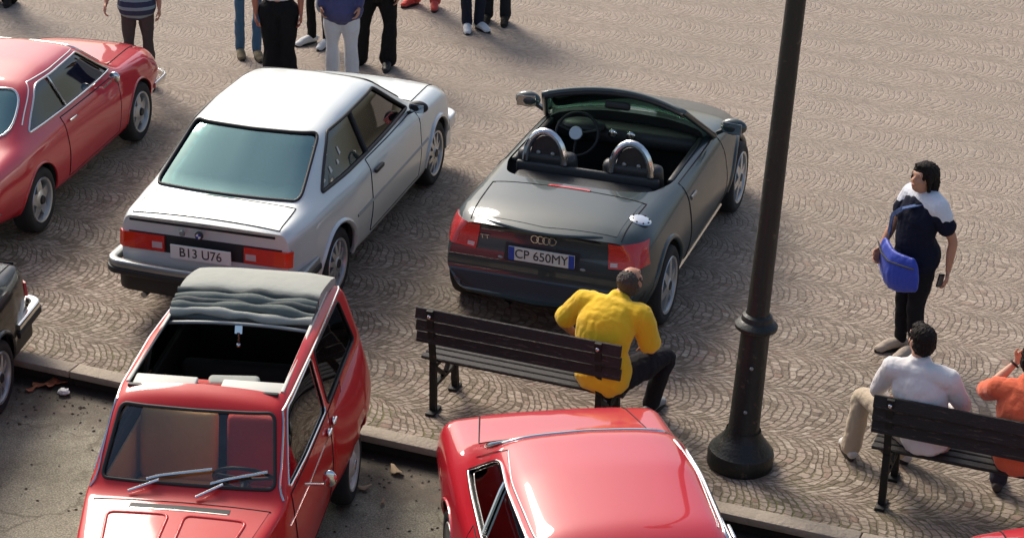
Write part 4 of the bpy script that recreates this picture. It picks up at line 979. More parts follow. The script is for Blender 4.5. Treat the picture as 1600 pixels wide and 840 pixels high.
for k, (x, z, r_, m_) in enumerate(((-1.12, 1.59, .034, 'canvasdark'), (-1.065, 1.575, .040, 'canvasmid'), (-1.01, 1.57, .028, 'canvasdark'), (-.96, 1.555, .038, 'canvasmid'), (-.91, 1.535, .030, 'canvas'), (-.93, 1.50, .034, 'canvasdark'), (-1.04, 1.52, .05, 'canvasdark'))):
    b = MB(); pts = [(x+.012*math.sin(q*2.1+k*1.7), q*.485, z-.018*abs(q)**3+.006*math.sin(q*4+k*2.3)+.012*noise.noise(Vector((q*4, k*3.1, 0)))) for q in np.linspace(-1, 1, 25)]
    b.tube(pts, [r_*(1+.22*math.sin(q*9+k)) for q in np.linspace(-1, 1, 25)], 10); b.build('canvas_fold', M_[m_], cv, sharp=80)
b = MB(); pts = [(-.855, q*.485, 1.495-.025*abs(q)**2.2) for q in np.linspace(-1, 1, 15)]; b.tube(pts, .014, 8); b.build('roof_bow', M_['lidgrey'], cv)
for s in (-1, 1):
    b = MB(); b.ell((-.86, s*.49, 1.47), (.022, .018, .02)); b.build('bow_clip', M_['chrome'], cv)
b = MB(); b.bar((-.84, .0, 1.49), (-.82, 0, 1.44), .05, .014); b.tube([(-.82, 0, 1.45), (-.81, 0, 1.37)], .012, 8); b.ell((-.81, 0, 1.36), (.02, .02, .02)); b.build('roof_catch', M_['chrome'], cv, sharp=60)
for s in (-1, 1):   # pale edge rails of the opening
    b = MB(); b.bar((-1.4, s*.478, 1.515), (.08, s*.495, 1.508), .022, .016, bev=.004); b.build('opening_rail', M_['cream'], dy)
b = MB(); b.bar((.125, -.48, 1.508), (.125, .48, 1.508), .03, .03, bev=.006); b.build('header_seal', M_['black'], dy)
# interior
for y in (-.28, .28):
    b = MB(); b.box((.02, y+.01, 1.49), (.13, .40, .03), (0, .10, 0), .012, 3); b.build('sun_visor', M_['cream'], dy, sharp=60)
b = MB(); b.box((-.10, .14, 1.45), (.12, .33, .07), (0, .1, .1), .03, 3); b.build('grey_cap', M_['canvas'], dy, sharp=60)
b = MB(); b.box((-.05, -.06, 1.45), (.08, .30, .05), (0, .1, 0), .02, 2); b.build('mirror_shelf', M_['redseat'], dy, sharp=60)
for y, mm in ((-.29, M_['brownseat']), (.29, M_['redseat'])): seat(dy, .0, y, .62, mm, .54, .50, False, .2)
seat(dy, -1.0, 0, .58, M_['dark'], 1.12, .40, False, .15)
b = MB(); b.box((.56, 0, .90), (.20, 1.16, .16), (0, .1, 0), .05); b.build('dashboard', M_['brownseat'], dy, sharp=60)
steering(dy, .28, .29, .98, .7, .20)
for s in (-1, 1):
    b = MB(); b.box((-.3, s*.585, .80), (1.5, .02, .36), None, .008); b.build('door_card', M_['brownseat'], dy)

# ================================================================== LAMP POST
LP = ST(-3.14, 12.87)
lp = empty('lamp_post', LP, 0, 1, 'tall black cast-iron lamp post with a round flared base', 'lamp post')
lp.rotation_euler = (0, R(2.3), 0)
Mi = mat('black_cast_iron', (.013, .014, .011), .5, .1, .1, bump=.25, bscale=45, var=.25, vscale=9)
worn(Mi, (.09, .065, .045), .60, .68, 14)
b = MB(); b.lathe([(0, 0), (.235, 0), (.240, .01), (.240, .10), (.232, .125), (.215, .14), (.20, .165), (.165, .205), (.135, .25), (.125, .29)], seg=40); b.build('base', Mi, lp, sharp=28)
b = MB(); b.lathe([(.120, .28), (.112, .30), (.102, 1.07), (.125, 1.085), (.150, 1.10), (.152, 1.125), (.135, 1.145), (.112, 1.16), (.105, 1.195), (.085, 1.21)], seg=36); b.build('lower_shaft', Mi, lp, sharp=28)
b = MB(); b.lathe([(.084, 1.20), (.080, 1.23), (.070, 2.5), (.060, 5.2), (.06, 5.25), (.09, 5.27), (.09, 5.32), (.06, 5.36), (.05, 5.8), (0, 5.82)], seg=30); b.build('upper_shaft', Mi, lp, sharp=28)
b = MB()
for z, a in ((.48, -100), (.83, -97)): b.ell((.115*math.cos(R(a)), .118*math.sin(R(a)), z), (.014, .014, .014))
b.build('bolt', M_['lidgrey'], lp)
b = MB(); b.lathe([(.06, 5.78), (.20, 5.86), (.30, 5.95), (.30, 5.98), (.12, 6.15), (.04, 6.3), (0, 6.32)], seg=24); b.build('lamp_head', Mi, lp)
b = MB(); b.lathe([(.14, 5.55), (.17, 5.75), (.17, 5.86), (.05, 5.87)], seg=24); b.build('lamp_glass', M_['clearglass'], lp)

# ================================================================== BENCHES
Mb = mat('bench_wood', (.014, .010, .008), .6, 0, 0, bump=.35, bscale=30, var=.4, vscale=8, stretch=(1, 8, 8))
Mc = mat('bench_iron', (.012, .012, .011), .6, .3, var=.3, vscale=8)
worn(Mb, (.11, .085, .065), .58, .66, 9, (1, 9, 9)); worn(Mc, (.09, .055, .035), .60, .68, 18)
def bench(s0, label, slat_gap, L=1.6, n_back=3):
    o0 = ST(s0, 12.63); r = empty('bench', o0, ANG, 1, label, 'bench', 'park benches along the kerb')
    # back slats (local x along, y away from the kerb)
    zs = np.linspace(.64, .84, n_back)+0
    hb = .20/(n_back-1)-slat_gap
    for k, z in enumerate(zs):
        b = MB(); b.box((L/2, -.0+.10*(.84-z), z-hb*.0), (L, .024, hb), (R(-14), 0, 0), .005, 1); b.build('back_slat', Mb, r)
    for k in range(5):
        b = MB(); b.box((L/2, .13+k*.085, .425+(.012 if k == 4 else 0)), (L, .07, .026), None, .006, 1); b.build('seat_slat', Mb, r)
    for x in (.12, L-.17):
        b = MB()
        b.bar((x, .055, .40), (x, -.018, .88), .05, .022, (0, 1, 0)); b.bar((x, .055, .42), (x, .06, 0), .05, .04, (0, 1, 0))
        b.bar((x, .05, .40), (x, .50, .40), .05, .035); b.bar((x, .44, .40), (x, .49, 0), .05, .04, (0, 1, 0))
        b.bar((x, .08, .22), (x, .46, .22), .03, .03); b.box((x, .06, .012), (.07, .16, .024), None, .004); b.box((x, .48, .012), (.07, .12, .024), None, .004)
        # cast web between the feet
        b.bar((x, .09, .36), (x, .25, .24), .03, .03); b.bar((x, .42, .36), (x, .29, .24), .03, .03)
        b.build('bench_leg', Mc, r)
        b = MB(); b.ell((x, -.030, .835), (.016, .012, .016)); b.build('bolt_head', M_['chrome'], r)
    return r
bench(-5.60, 'dark slatted park bench on the left where the man in yellow sits at one end', .014)
bench(-2.18, 'dark park bench on the right with two seated men', .006)

# ================================================================== PEOPLE
SK = mat('skin', (.50, .24, .145), .5, bump=.08, bscale=80, var=.08)
SK2 = mat('skin_fair', (.60, .33, .22), .5, bump=.08, bscale=80, var=.08)
def cloth(n, c, rough=.85, var=.14, bump=.5, bs=20): return mat(n, c, rough, bump=bump, bscale=bs, var=var, sheen=.15 if max(c) > .1 else 0, spec=.5 if max(c) > .1 else .15)
HAIR = mat('dark_hair', (.014, .009, .007), .7, spec=.2, bump=.7, bscale=50, stretch=(1, 1, .25))
def vl(a, b, t): return Vector(a)*(1-t)+Vector(b)*t
def limb(mb, pts, radii, lat=(1, 0, 0), seg=16, inf=0.):
    """elliptical loft with domed ends; radii (r_lateral, r_other)"""
    P = [Vector(p) for p in pts]; rr = [((q, q) if isinstance(q, (int, float)) else q) for q in radii]
    # spline resample
    n = len(P); QP = []; QR = []
    for i in range(n-1):
        p0, p1, p2, p3 = P[max(0, i-1)], P[i], P[i+1], P[min(n-1, i+2)]
        for k in range(5):
            t = k/5; QP.append(.5*((2*p1)+(-p0+p2)*t+(2*p0-5*p1+4*p2-p3)*t*t+(-p0+3*p1-3*p2+p3)*t**3))
            e = t*t*(3-2*t); QR.append(tuple(rr[i][c]*(1-e)+rr[i+1][c]*e for c in (0, 1)))
    QP.append(P[-1]); QR.append(rr[-1])
    t0 = (QP[1]-QP[0]).normalized(); t1 = (QP[-1]-QP[-2]).normalized()
    a = []; br = QR[0]; 
    for f, g in ((.85, .5), (.5, .86)): a.append((QP[0]-t0*min(br)*f, (br[0]*g, br[1]*g)))
    z = []; br = QR[-1]
    for f, g in ((.5, .86), (.85, .5)): z.append((QP[-1]+t1*min(br)*f, (br[0]*g, br[1]*g)))
    AL = a+list(zip(QP, QR))+z
    vs = []; fs = []; lat = Vector(lat)
    for i, (p, r_) in enumerate(AL):
        t = (AL[min(i+1, len(AL)-1)][0]-AL[max(i-1, 0)][0]).normalized()
        x = (lat-t*lat.dot(t))
        if x.length < .1: x = Vector((0, 1, 0))-t*t.y
        x.normalize(); y = t.cross(x)
        for k in range(seg):
            q = 2*math.pi*k/seg; vs.append(p+x*math.cos(q)*(r_[0]+inf)+y*math.sin(q)*(r_[1]+inf))
    for i in range(len(AL)-1):
        for k in range(seg): fs.append((i*seg+k, i*seg+(k+1) % seg, (i+1)*seg+(k+1) % seg, (i+1)*seg+k))
    fs.append(tuple(range(seg))[::-1]); fs.append(tuple((len(AL)-1)*seg+k for k in range(seg)))
    mb.add(vs, fs)
def fuse(mb, vox, smooth=3, wr=0., seed=0, wscale=9.):
    me = bpy.data.meshes.new('f'); me.from_pydata(mb.v, [], mb.f); fixn_parts(me)
    o = bpy.data.objects.new('f', me); COL.objects.link(o)
    md = o.modifiers.new('r', 'REMESH'); md.mode = 'VOXEL'; md.voxel_size = vox; md.use_smooth_shade = True
    if smooth: sm = o.modifiers.new('s', 'SMOOTH'); sm.factor = .5; sm.iterations = smooth
    r = evald(o); bpy.data.objects.remove(o)
    if wr:
        n = len(r.vertices); co = np.empty(n*3); no = np.empty(n*3); r.vertices.foreach_get('co', co); r.vertices.foreach_get('normal', no)
        co = co.reshape(-1, 3); q = np.array([noise.noise((x*wscale+seed, y*wscale, z*wscale*.55))+.5*noise.noise((x*wscale*2.3, y*wscale*2.3+seed, z*wscale*1.6)) for x, y, z in co.tolist()])
        co += no.reshape(-1, 3)*((np.abs(q)*2-.5)*wr)[:, None]; r.vertices.foreach_set('co', co.ravel())
        r.update()
    return r
def fixn_parts(me): fixn(me)
def hand(mb, wrist, d, nrm, side, curl=.35, k=1.0, spread=.12):
    """palm along d, palm faces nrm; side=+1 thumb towards nrm x d"""
    d = Vector(d).normalized(); nrm = Vector(nrm); nrm = (nrm-d*nrm.dot(d)).normalized(); lat = nrm.cross(d)*side
    W = Vector(wrist)
    limb(mb, [W, W+d*.035*k, W+d*.085*k], [(.024*k, .018*k), (.036*k, .015*k), (.038*k, .013*k)], lat, 12)
    for i, (o, L) in enumerate(((.030, .072), (.010, .080), (-.010, .075), (-.029, .060))):
        p = W+d*.085*k+lat*o*k; dd = (d+lat*o*spread*20*.3).normalized(); pts = [p-d*.02]; c = 0
        for q, f in enumerate((.45, .30, .25)):
            c += curl*(1.0+.15*i); v = dd*math.cos(c)+nrm*math.sin(c); p = p+v*L*k*f; pts.append(p)
        limb(mb, pts, [.0092*k, .0088*k, .008*k, .0068*k], lat, 8)
    p = W+d*.03*k+lat*.026*k; v = (lat*.75+d*.65+nrm*.25).normalized(); p2 = p+v*.042*k; v2 = (lat*.25+d*.85+nrm*.4).normalized(); 
    limb(mb, [p-v*.01, p2, p2+v2*.028*k, p2+v2*.05*k], [.012*k, .0105*k, .009*k, .0075*k], nrm, 8)
def head_parts(mb, c, M):
    c = Vector(c); T = lambda p: M @ Vector(p)+c
    def E_(p, r, m2=None): mb.ell(T(p), r, M if m2 is None else M @ m2, 18, 12)
    E_((0, -.012, .025), (.076, .096, .092)); E_((0, .022, -.035), (.058, .068, .075)); E_((0, .055, -.078), (.028, .026, .022))
    E_((0, .070, .022), (.048, .024, .03)); E_((0, .048, -.028), (.060, .045, .035))
    limb(mb, [T((0, .078, .018)), T((0, .098, -.018)), T((0, .092, -.028))], [.008, .0135, .010], M @ Vector((1, 0, 0)), 8)
    E_((0, .080, -.052), (.024, .012, .008)); E_((0, .079, -.064), (.020, .012, .008))
    for s in (1, -1): E_((s*.076, -.008, -.005), (.010, .020, .032)); E_((s*.032, .078, .040), (.020, .010, .006))
def person(label, loc, rz, J, top, bottom, shoes, skin=SK, group=None, vox=.007, sc=1.0, hair='short', hairm=HAIR, build=1.0, female=False, sleeve='short', long_hem=.0,
           head_yaw=0, head_pitch=0, head_roll=0, hands=True, extra=None, legr=1.0, shoecol=None, name='person', tuck=False, hemk=1.):
    root = empty(name, loc, rz, sc, label, 'person', group)
    D = dict(hip=(0, 0, .93), waist=(0, .005, 1.06), chest=(0, .0, 1.25), neck=(0, -.015, 1.46), head=(0, .015, 1.60), shL=(-.175, -.01, 1.40), shR=(.175, -.01, 1.40), elL=(-.225, -.03, 1.12), elR=(.225, -.03, 1.12),
        wrL=(-.235, .04, .88), wrR=(.235, .04, .88), hpL=(-.085, 0, .90), hpR=(.085, 0, .90), knL=(-.10, .02, .50), knR=(.10, .02, .50), anL=(-.105, -.01, .085), anR=(.105, -.01, .085), toL=(-.12, .16, .03), toR=(.12, .16, .03),
        hdL=None, hdR=None, nL=(1, 0, 0), nR=(-1, 0, 0), curl=.35)
    D.update(J); V = {k: Vector(v) for k, v in D.items() if isinstance(v, (tuple, list, Vector))}
    B = build
    lat = (V['shR']-V['shL']).normalized(); latH = (V['hpR']-V['hpL']).normalized()
    up = (V['neck']-V['waist']).normalized()
    def torso(mb, inf=0, low=True):
        limb(mb, [V['hip']-up*.03 if low else vl(V['waist'], V['hip'], .15), V['waist'], V['chest'], vl(V['chest'], V['neck'], .62), vl(V['chest'], V['neck'], .92)], [(.155*B, .115*B) if low else (.135*B, .10*B), (.140*B, .105*B), (.165*B, .118*B), (.150*B, .095*B), (.075, .070)], lat, 24, inf)
        limb(mb, [V['shL'], vl(V['shL'], V['shR'], .5)+up*.0, V['shR']], [(.062*B), (.085), (.062*B)], (0, 0, 1), 16, inf)
        if female: 
            f = lat.cross(up)*-1
            f = up.cross(lat)
            for s in (-1, 1): mb.ell(V['chest']+lat*s*.07-Vector(f)*-.075+up*-.0, (.065+inf, .06+inf, .065+inf), None, 14, 10)
    def arm(mb, s, a=0, b=1, inf=0, full=True):
        sh, el, wr = V['sh'+s], V['el'+s], V['wr'+s]
        pts = [sh, vl(sh, el, .5), el]; rad = [.055*B, .047*B, .040]
        if full: pts += [vl(el, wr, .4), wr]; rad += [.040, .026]
        limb(mb, pts, rad, (0, 1, 0), 14, inf)
    def leg(mb, s, inf=0, foot=True, flare=0):
        hp, kn, an = V['hp'+s], V['kn'+s], V['an'+s]
        limb(mb, [hp, vl(hp, kn, .45), kn, vl(kn, an, .35), an], [.092*B*legr, .080*B*legr, .058*legr, (.056+flare*.3)*legr, (.038+flare)*legr], latH, 16, inf)
    body = MB(); torso(body, -.012); 
    for s in 'LR':
        arm(body, s, inf=-.004); leg(body, s, inf=-.012)
        limb(body, [V['an'+s]+Vector((0, 0, .0)), vl(V['an'+s], V['to'+s], .55)-Vector((0, 0, .005)), V['to'+s]], [.034, .034, .026], latH, 12, -.004)
        if hands:
            el, wr = V['el'+s], V['wr'+s]; d = V.get('hd'+s); d = (wr-el) if d is None else d
            hand(body, wr, d, V['n'+s], (1 if s == 'R' else -1)*-1, D['curl'])
    Mh = (Matrix.Rotation(head_yaw, 3, 'Z') @ Matrix.Rotation(-head_pitch, 3, 'X') @ Matrix.Rotation(head_roll, 3, 'Y'))
    limb(body, [vl(V['chest'], V['neck'], .7), V['neck'], V['head']-Mh @ Vector((0, .0, .04))], [(.07, .06), (.056, .058), (.055, .058)], lat, 14)
    head_parts(body, V['head'], Mh)
    me_obj('body', fuse(body, min(vox, .0065) if hands else vox, 2), skin, root, True, 180)
    for s in (-1, 1):
        b = MB(); b.ell(V['head']+Mh @ Vector((s*.031, .0835, .020)), (.012, .008, .007), Mh, 10, 6); e = b.build('eye', M_['lampclear'], root)
        b = MB(); b.ell(V['head']+Mh @ Vector((s*.031, .0900, .020)), (.0055, .003, .0055), Mh, 8, 6); b.build('iris', M_['ink'], e)
    b = MB(); b.ell(V['head']+Mh @ Vector((0, .0905, -.058)), (.021, .004, .0055), Mh, 10, 6); b.build('lips', mat('lips', (.42, .13, .10), .5), root)
    # top
    t = MB(); torso(t, .010, not tuck)
    if not tuck: limb(t, [vl(V['waist'], V['hip'], .2), V['hip'], V['hip']-up*.05], [(.15*B, .115*B), (.172*B*hemk, .134*B*hemk), (.176*B*hemk, .138*B*hemk)], lat, 24, .010)
    if long_hem: limb(t, [V['waist'], V['hip'], V['hip']-Vector((0, 0, long_hem))], [(.15*B, .115*B), (.168*B, .13*B), (.185*B, .145*B)], lat, 24, .012)
    for s in 'LR':
        sh, el, wr = V['sh'+s], V['el'+s], V['wr'+s]
        if sleeve == 'short': limb(t, [sh, vl(sh, el, .5), vl(sh, el, .82)], [.06*B, .058*B, .058*B], (0, 1, 0), 14, .010)
        elif sleeve == 'long': limb(t, [sh, vl(sh, el, .5), el, vl(el, wr, .5), vl(el, wr, .93)], [.06*B, .055*B, .05, .044, .036], (0, 1, 0), 14, .010)
        elif sleeve == 'cap': limb(t, [sh, vl(sh, el, .35)], [.06*B, .058*B], (0, 1, 0), 14, .010)
    me_obj('shirt', fuse(t, vox*1.2, 4, .006, random.random()*9), top, root, True, 180)
    # trousers
    tk = 1. if tuck else .80*hemk
    if bottom is not None:
        t = MB(); limb(t, [V['hip']+up*.05, V['hip']-up*.02, vl(V['hpL'], V['hpR'], .5)-Vector((0, 0, .03))], [(.150*B*tk, .112*B*tk), (.165*B*tk, .125*B*tk), (.15*B*tk, .11*B*tk)], latH, 20, .004)
        for s in 'LR':
            fl = D.get('flare', .022); leg(t, s, .006, flare=fl)
        me_obj('trousers', fuse(t, vox*1.2, 3, .006, random.random()*9, 8), bottom, root, True, 180)
    for s in 'LR':
        an, to = V['an'+s], V['to'+s]; t = MB(); d = (to-an); d.z = 0; d.normalize()
        heel = an-d*.055; heel.z = an.z-.035
        limb(t, [heel, an+Vector((0, 0, -.03)), vl(an, to, .55)-Vector((0, 0, .0)), to+Vector((0, 0, .0)), to+d*.03], [(.034, .034), (.040, .045), (.045, .040), (.042, .030), (.030, .022)], latH, 14, .004)
        me_obj('shoe', fuse(t, vox*1.1, 2), shoes, root, True, 180)
        t = MB(); q0 = heel-d*.01; q1 = to+d*.055; zc = min(an.z-.085, to.z-.03)+.012
        # sole
        outl = []; x = Vector((-d.y, d.x, 0)); Ls = (Vector((q1.x-q0.x, q1.y-q0.y, 0))).length
        for k in range(20):
            a = 2*math.pi*k/20; outl.append(Vector((q0.x, q0.y, 0))+d*(Ls/2+Ls/2*math.cos(a))+x*(.044*math.sin(a)*(1+.12*math.cos(a))))
        vs = [(p.x, p.y, zc-.012) for p in outl]+[(p.x, p.y, zc+.014) for p in outl]; fs = [tuple(range(20))[::-1], tuple(range(20, 40))]+[(k, (k+1) % 20, 20+(k+1) % 20, 20+k) for k in range(20)]
        t.add(vs, fs); t.build('sole', shoecol or M_['black'], root)
    # hair
    if hair:
        t = MB(); H = V['head']; T = lambda p: Mh @ Vector(p)+H
        if hair == 'short' or hair == 'bald':
            if hair == 'short': t.ell(T((0, -.018, .045)), (.083, .103, .088), Mh, 20, 14)
            t.ell(T((0, -.045, .0)), (.084, .078, .088), Mh, 20, 14)
            if hair == 'bald': t.ell(T((0, -.035, .045)), (.081, .082, .080), Mh, 20, 14)
            if hair == 'short': t.ell(T((0, .055, .088)), (.055, .035, .025), Mh, 16, 10)
            for s in (-1, 1): t.ell(T((s*.068, .012, .012)), (.014, .018, .034), Mh, 12, 8)
        else:
            t.ell(T((0, -.028, .044)), (.094, .116, .098), Mh, 20, 14); t.ell(T((0, .045, .09)), (.062, .045, .03), Mh, 16, 10)
            limb(t, [T((0, -.06, .06)), T((0, -.085, -.02)), T((0, -.09, -.11)), T((.0, -.075, -.19))], [(.085, .055), (.098, .065), (.085, .055), (.05, .03)], Mh @ Vector((1, 0, 0)), 16)
            for s in (-1, 1): limb(t, [T((s*.062, .03, .06)), T((s*.078, .01, 0)), T((s*.072, -.02, -.075))], [.022, .022, .014], (0, 1, 0), 10)
        me_obj('hair', fuse(t, .005, 1, .006, 3, 42), hairm, root, True, 180)
    if extra: extra(root, V, Mh)
    return root

# --- the man in yellow on the left bench : local frame x along bench (right), y away from camera
Y_S, Y_T = -4.19, 12.63
def yl(s, t, z): return (s-Y_S, t-Y_T, z)
JY = dict(hip=(.0, .20, .57), waist=(-.02, .19, .68), chest=(-.02, .26, .88), neck=(.02, .43, 1.05), head=(.075, .52, 1.155), shL=(-.235, .36, 1.00), shR=(.225, .34, .975), elL=(-.40, .38, .80), elR=(.29, .40, .70),
    wrL=(-.34, .56, .60), wrR=(.20, .64, .60), hdL=(.3, .7, -.5), hdR=(-.5, .6, -.3), nL=(.2, .2, -1), nR=(0, .2, -1), hpL=(-.10, .24, .51), hpR=(.10, .24, .51), knL=(-.17, .70, .50), knR=(.33, .68, .52), anL=(-.15, .68, .09), anR=(.22, .70, .09),
    toL=(-.17, .86, .035), toR=(.25, .86, .035), curl=.6)
polo = cloth('yellow_polo', (.88, .53, .015), var=.06, bump=.25)
def yex(root, V, Mh):
    b = MB(); n = V['neck']-Vector((0, 0, .02)); pts = [n+Vector((.078*math.cos(a), .075*math.sin(a), .018*-math.sin(a)))+Vector((0, -.01, .0)) for a in [k*math.pi/9 for k in range(18)]]
    b.tube(pts, .017, 8, True); b.build('collar', polo, root, sharp=80)
    b = MB(); wv = V['wrL']; d = (V['wrL']-V['elL']).normalized(); q = d.to_track_quat('Z', 'Y').to_matrix()
    b.tube([wv-d*.02+q @ Vector((.031*math.cos(a), .031*math.sin(a), 0)) for a in [k*math.pi/8 for k in range(16)]], .007, 6, True); b.build('wrist_watch', M_['dark'], root)
person('man in a yellow polo shirt on the right end of the left bench', ST(Y_S, Y_T), ANG, JY, polo, cloth('black_trousers', (.02, .019, .022)), cloth('grey_shoes', (.25, .25, .24)), SK, None, .0065, hair='bald', hairm=mat('cropped_hair', (.06, .045, .035), .7, bump=.5, bscale=90), build=1.30, head_yaw=-.2, head_pitch=-.55, extra=yex, hemk=.9)

# --- man in a white shirt on the right bench
W_S, W_T = -1.90, 12.63
JW = dict(hip=(.06, .20, .57), waist=(.05, .19, .68), chest=(.0, .16, .90), neck=(-.03, .19, 1.11), head=(-.04, .215, 1.245), shL=(-.205, .17, 1.03), shR=(.19, .15, 1.03), elL=(-.31, .30, .78), elR=(.28, .28, .78),
    wrL=(-.30, .50, .62), wrR=(.12, .48, .62), hdL=(-.1, .7, -.3), hdR=(-.5, .6, -.2), nL=(.2, .2, -1), nR=(0, .2, -1), hpL=(-.05, .26, .51), hpR=(.15, .24, .51), knL=(-.47, .66, .52), knR=(-.02, .72, .50), anL=(-.52, .64, .10), anR=(-.16, .74, .10),
    toL=(-.60, .80, .035), toR=(-.30, .84, .035), curl=.5, flare=.03)
wsh = cloth('white_shirt', (.74, .70, .68), var=.05, bump=.3)
def wex(root, V, Mh):
    b = MB(); n = V['neck']-Vector((0, 0, .03)); pts = [n+Vector((.072*math.cos(a), .068*math.sin(a), -.016*math.sin(a))) for a in [k*math.pi/9 for k in range(18)]]
    b.tube(pts, .018, 8, True); b.build('collar', wsh, root, sharp=80)
    b = MB(); e = V['head']+Mh @ Vector((0, .095, .018))
    for s in (-1, 1): b.tube([V['head']+Mh @ Vector((s*.078, -.0, .02)), V['head']+Mh @ Vector((s*.07, .085, .022))], .003, 6)
    b.build('glasses', M_['dark'], root)
person('dark-haired man in white shirt and beige trousers seated on the right bench', ST(W_S, W_T), ANG, JW, wsh, cloth('beige_trousers', (.50, .40, .28)), cloth('white_trainers', (.6, .58, .54)), SK2, None, .0065, build=1.1, head_yaw=.75, head_pitch=-.15, extra=wex, sleeve='long', hemk=.85)

# --- man in orange at the right edge
O_S, O_T = -1.19, 12.63
JO = dict(hip=(.0, .20, .57), waist=(0, .18, .68), chest=(0, .18, .88), neck=(0, .25, 1.09), head=(.0, .31, 1.215), shL=(-.205, .21, 1.0), shR=(.205, .21, 1.0), elL=(-.30, .40, .87), elR=(.28, .42, .87),
    wrL=(-.13, .50, 1.08), wrR=(.12, .50, 1.08), hdL=(.45, .12, .75), hdR=(-.45, .12, .75), nL=(.3, -1, 0), nR=(-.3, -1, 0), hpL=(-.10, .26, .51), hpR=(.10, .26, .51), knL=(-.15, .70, .50), knR=(.16, .70, .50), anL=(-.16, .62, .09), anR=(.14, .66, .09),
    toL=(-.18, .78, .035), toR=(.17, .82, .035), curl=.75)
def oex(root, V, Mh):
    b = MB(); wv = V['wrL']; d = (V['wrL']-V['elL']).normalized(); q = d.to_track_quat('Z', 'Y').to_matrix()
    b.tube([wv-d*.02+q @ Vector((.031*math.cos(a), .031*math.sin(a), 0)) for a in [k*math.pi/8 for k in range(16)]], .008, 6, True); b.build('wrist_watch', M_['dark'], root)
person('man in orange T-shirt on the right bench raising a camera to his face', ST(O_S, O_T), ANG, JO, cloth('orange_tshirt', (.72, .13, .05), var=.06), cloth('dark_jeans', (.05, .05, .07)), cloth('dark_shoes', (.08, .07, .07)), SK2, None, .0065, build=1.12, head_pitch=-.1, extra=oex, hemk=.88)
cm = empty('compact_camera', ST(O_S-.01, O_T+.47, 1.165), ANG, 1, 'small silver camera held up by the man in orange', 'camera')
b = MB(); b.box((0, 0, 0), (.10, .028, .062), None, .006, 2); b.build('camera_body', M_['alloy'], cm); b = MB(); b.lathe([(0, .045), (.02, .045), (.024, .035), (.024, .01)], (0, 0, 0), 'Y', 20); b.build('lens', M_['dark'], cm)

# --- woman standing with blue bag : faces left (towards -x) ; local +y is forward
WF = (3.20, 15.02)
JF = dict(neck=(0, -.02, 1.345), head=(.0, .03, 1.475), chest=(0, .02, 1.15), waist=(0, .045, .99), hip=(0, .0, .87), shL=(-.165, -.02, 1.285), shR=(.165, -.02, 1.285), elL=(-.25, -.12, 1.03), elR=(.235, .06, 1.04), wrL=(-.26, -.10, .79), wrR=(.20, .20, .86),
    hpL=(-.08, 0, .84), hpR=(.08, 0, .84), knL=(-.085, .03, .46), knR=(.075, .02, .46), anL=(-.085, .0, .085), anR=(.07, .02, .085), toL=(-.10, .17, .03), toR=(.09, .19, .03), nL=(.6, .8, 0), nR=(-1, 0, 0), curl=.4, flare=.0)
blackc = cloth('navy_black_dress', (.010, .012, .026)); bagm = cloth('blue_bag', (.018, .05, .42), .5, .08, .2)
def fex(root, V, Mh):
    wt = cloth('white_blouse', (.72, .73, .78), var=.05)
    # white blouse yoke and sleeves
    t = MB(); lat = (V['shR']-V['shL']).normalized()
    limb(t, [V['shL'], vl(V['shL'], V['shR'], .5)+Vector((0, 0, .012)), V['shR']], [.070, .090, .070], (0, 0, 1), 16, .020)
    limb(t, [V['shL'], vl(V['shL'], V['elL'], .30)], [.066, .066], (0, 1, 0), 14, .016)
    limb(t, [V['shR'], vl(V['shR'], V['elR'], .30)], [.066, .066], (0, 1, 0), 14, .016)
    me_obj('blouse', fuse(t, .008, 3, .003), wt, root, True, 180)
    t = MB(); limb(t, [vl(V['chest'], V['neck'], .34)+Vector((-.01, .01, 0)), V['chest'], V['waist'], V['hip']], [(.165, .108), (.17, .122), (.158, .122), (.178, .136)], lat, 24, .012)
    for s in 'LR': limb(t, [vl(V['sh'+s], V['el'+s], .12)+Vector((0, .02, -.03)), vl(V['sh'+s], V['el'+s], .58)], [.060, .066], (0, 1, 0), 14, .012)
    me_obj('pinafore', fuse(t, .008, 4, .004), blackc, root, True, 180)
    # bag worn on front of hip with a strap across
    t = MB(); limb(t, [V['hip']+Vector((-.22, .19, -.08)), V['hip']+Vector((-.02, .24, -.11)), V['hip']+Vector((.20, .18, -.05))], [(.14, .034), (.165, .048), (.145, .034)], (0, 0, 1), 18)
    bg = me_obj('shoulder_bag', fuse(t, .008, 4, .004), bagm, root, True, 180)
    t = MB(); c0 = V['hip']; t.tube([c0+Vector((-.24, .22, -.02)), c0+Vector((-.12, .268, -.02)), c0+Vector((.0, .285, -.03)), c0+Vector((.12, .262, -.01)), c0+Vector((.24, .20, .02))], .007, 6); t.build('bag_zip', M_['ink'], bg)
    t = MB(); pts = [V['hip']+Vector((.20, .14, .08)), V['chest']+Vector((.14, .15, 0)), V['chest']+Vector((.02, .16, .10)), V['neck']+Vector((-.10, .07, -.03)), V['neck']+Vector((-.13, -.05, -.04)), V['chest']+Vector((-.02, -.155, .05)), V['waist']+Vector((.10, -.15, 0)), V['hip']+Vector((.20, .04, .05))]
    for a, c in zip(pts, pts[1:]): t.bar(a, c, .035, .008, (0, .3, 1) if abs((c-a).z) < .1 else (0, 1, 0))
    t.build('bag_strap', cloth('strap_blue', (.05, .10, .25)), bg, sharp=80)
person('woman in black with white sleeves and a bright blue shoulder bag', (WF[0], WF[1], 0), R(118), JF, blackc, cloth('black_leggings', (.014, .013, .016)), cloth('beige_shoes', (.42, .34, .26)), SK, None, .0065, 1.02, hair='long', build=1.12, female=True, sleeve='cap', head_pitch=-.35, head_yaw=.15, head_roll=.06, extra=fex, legr=1.05)
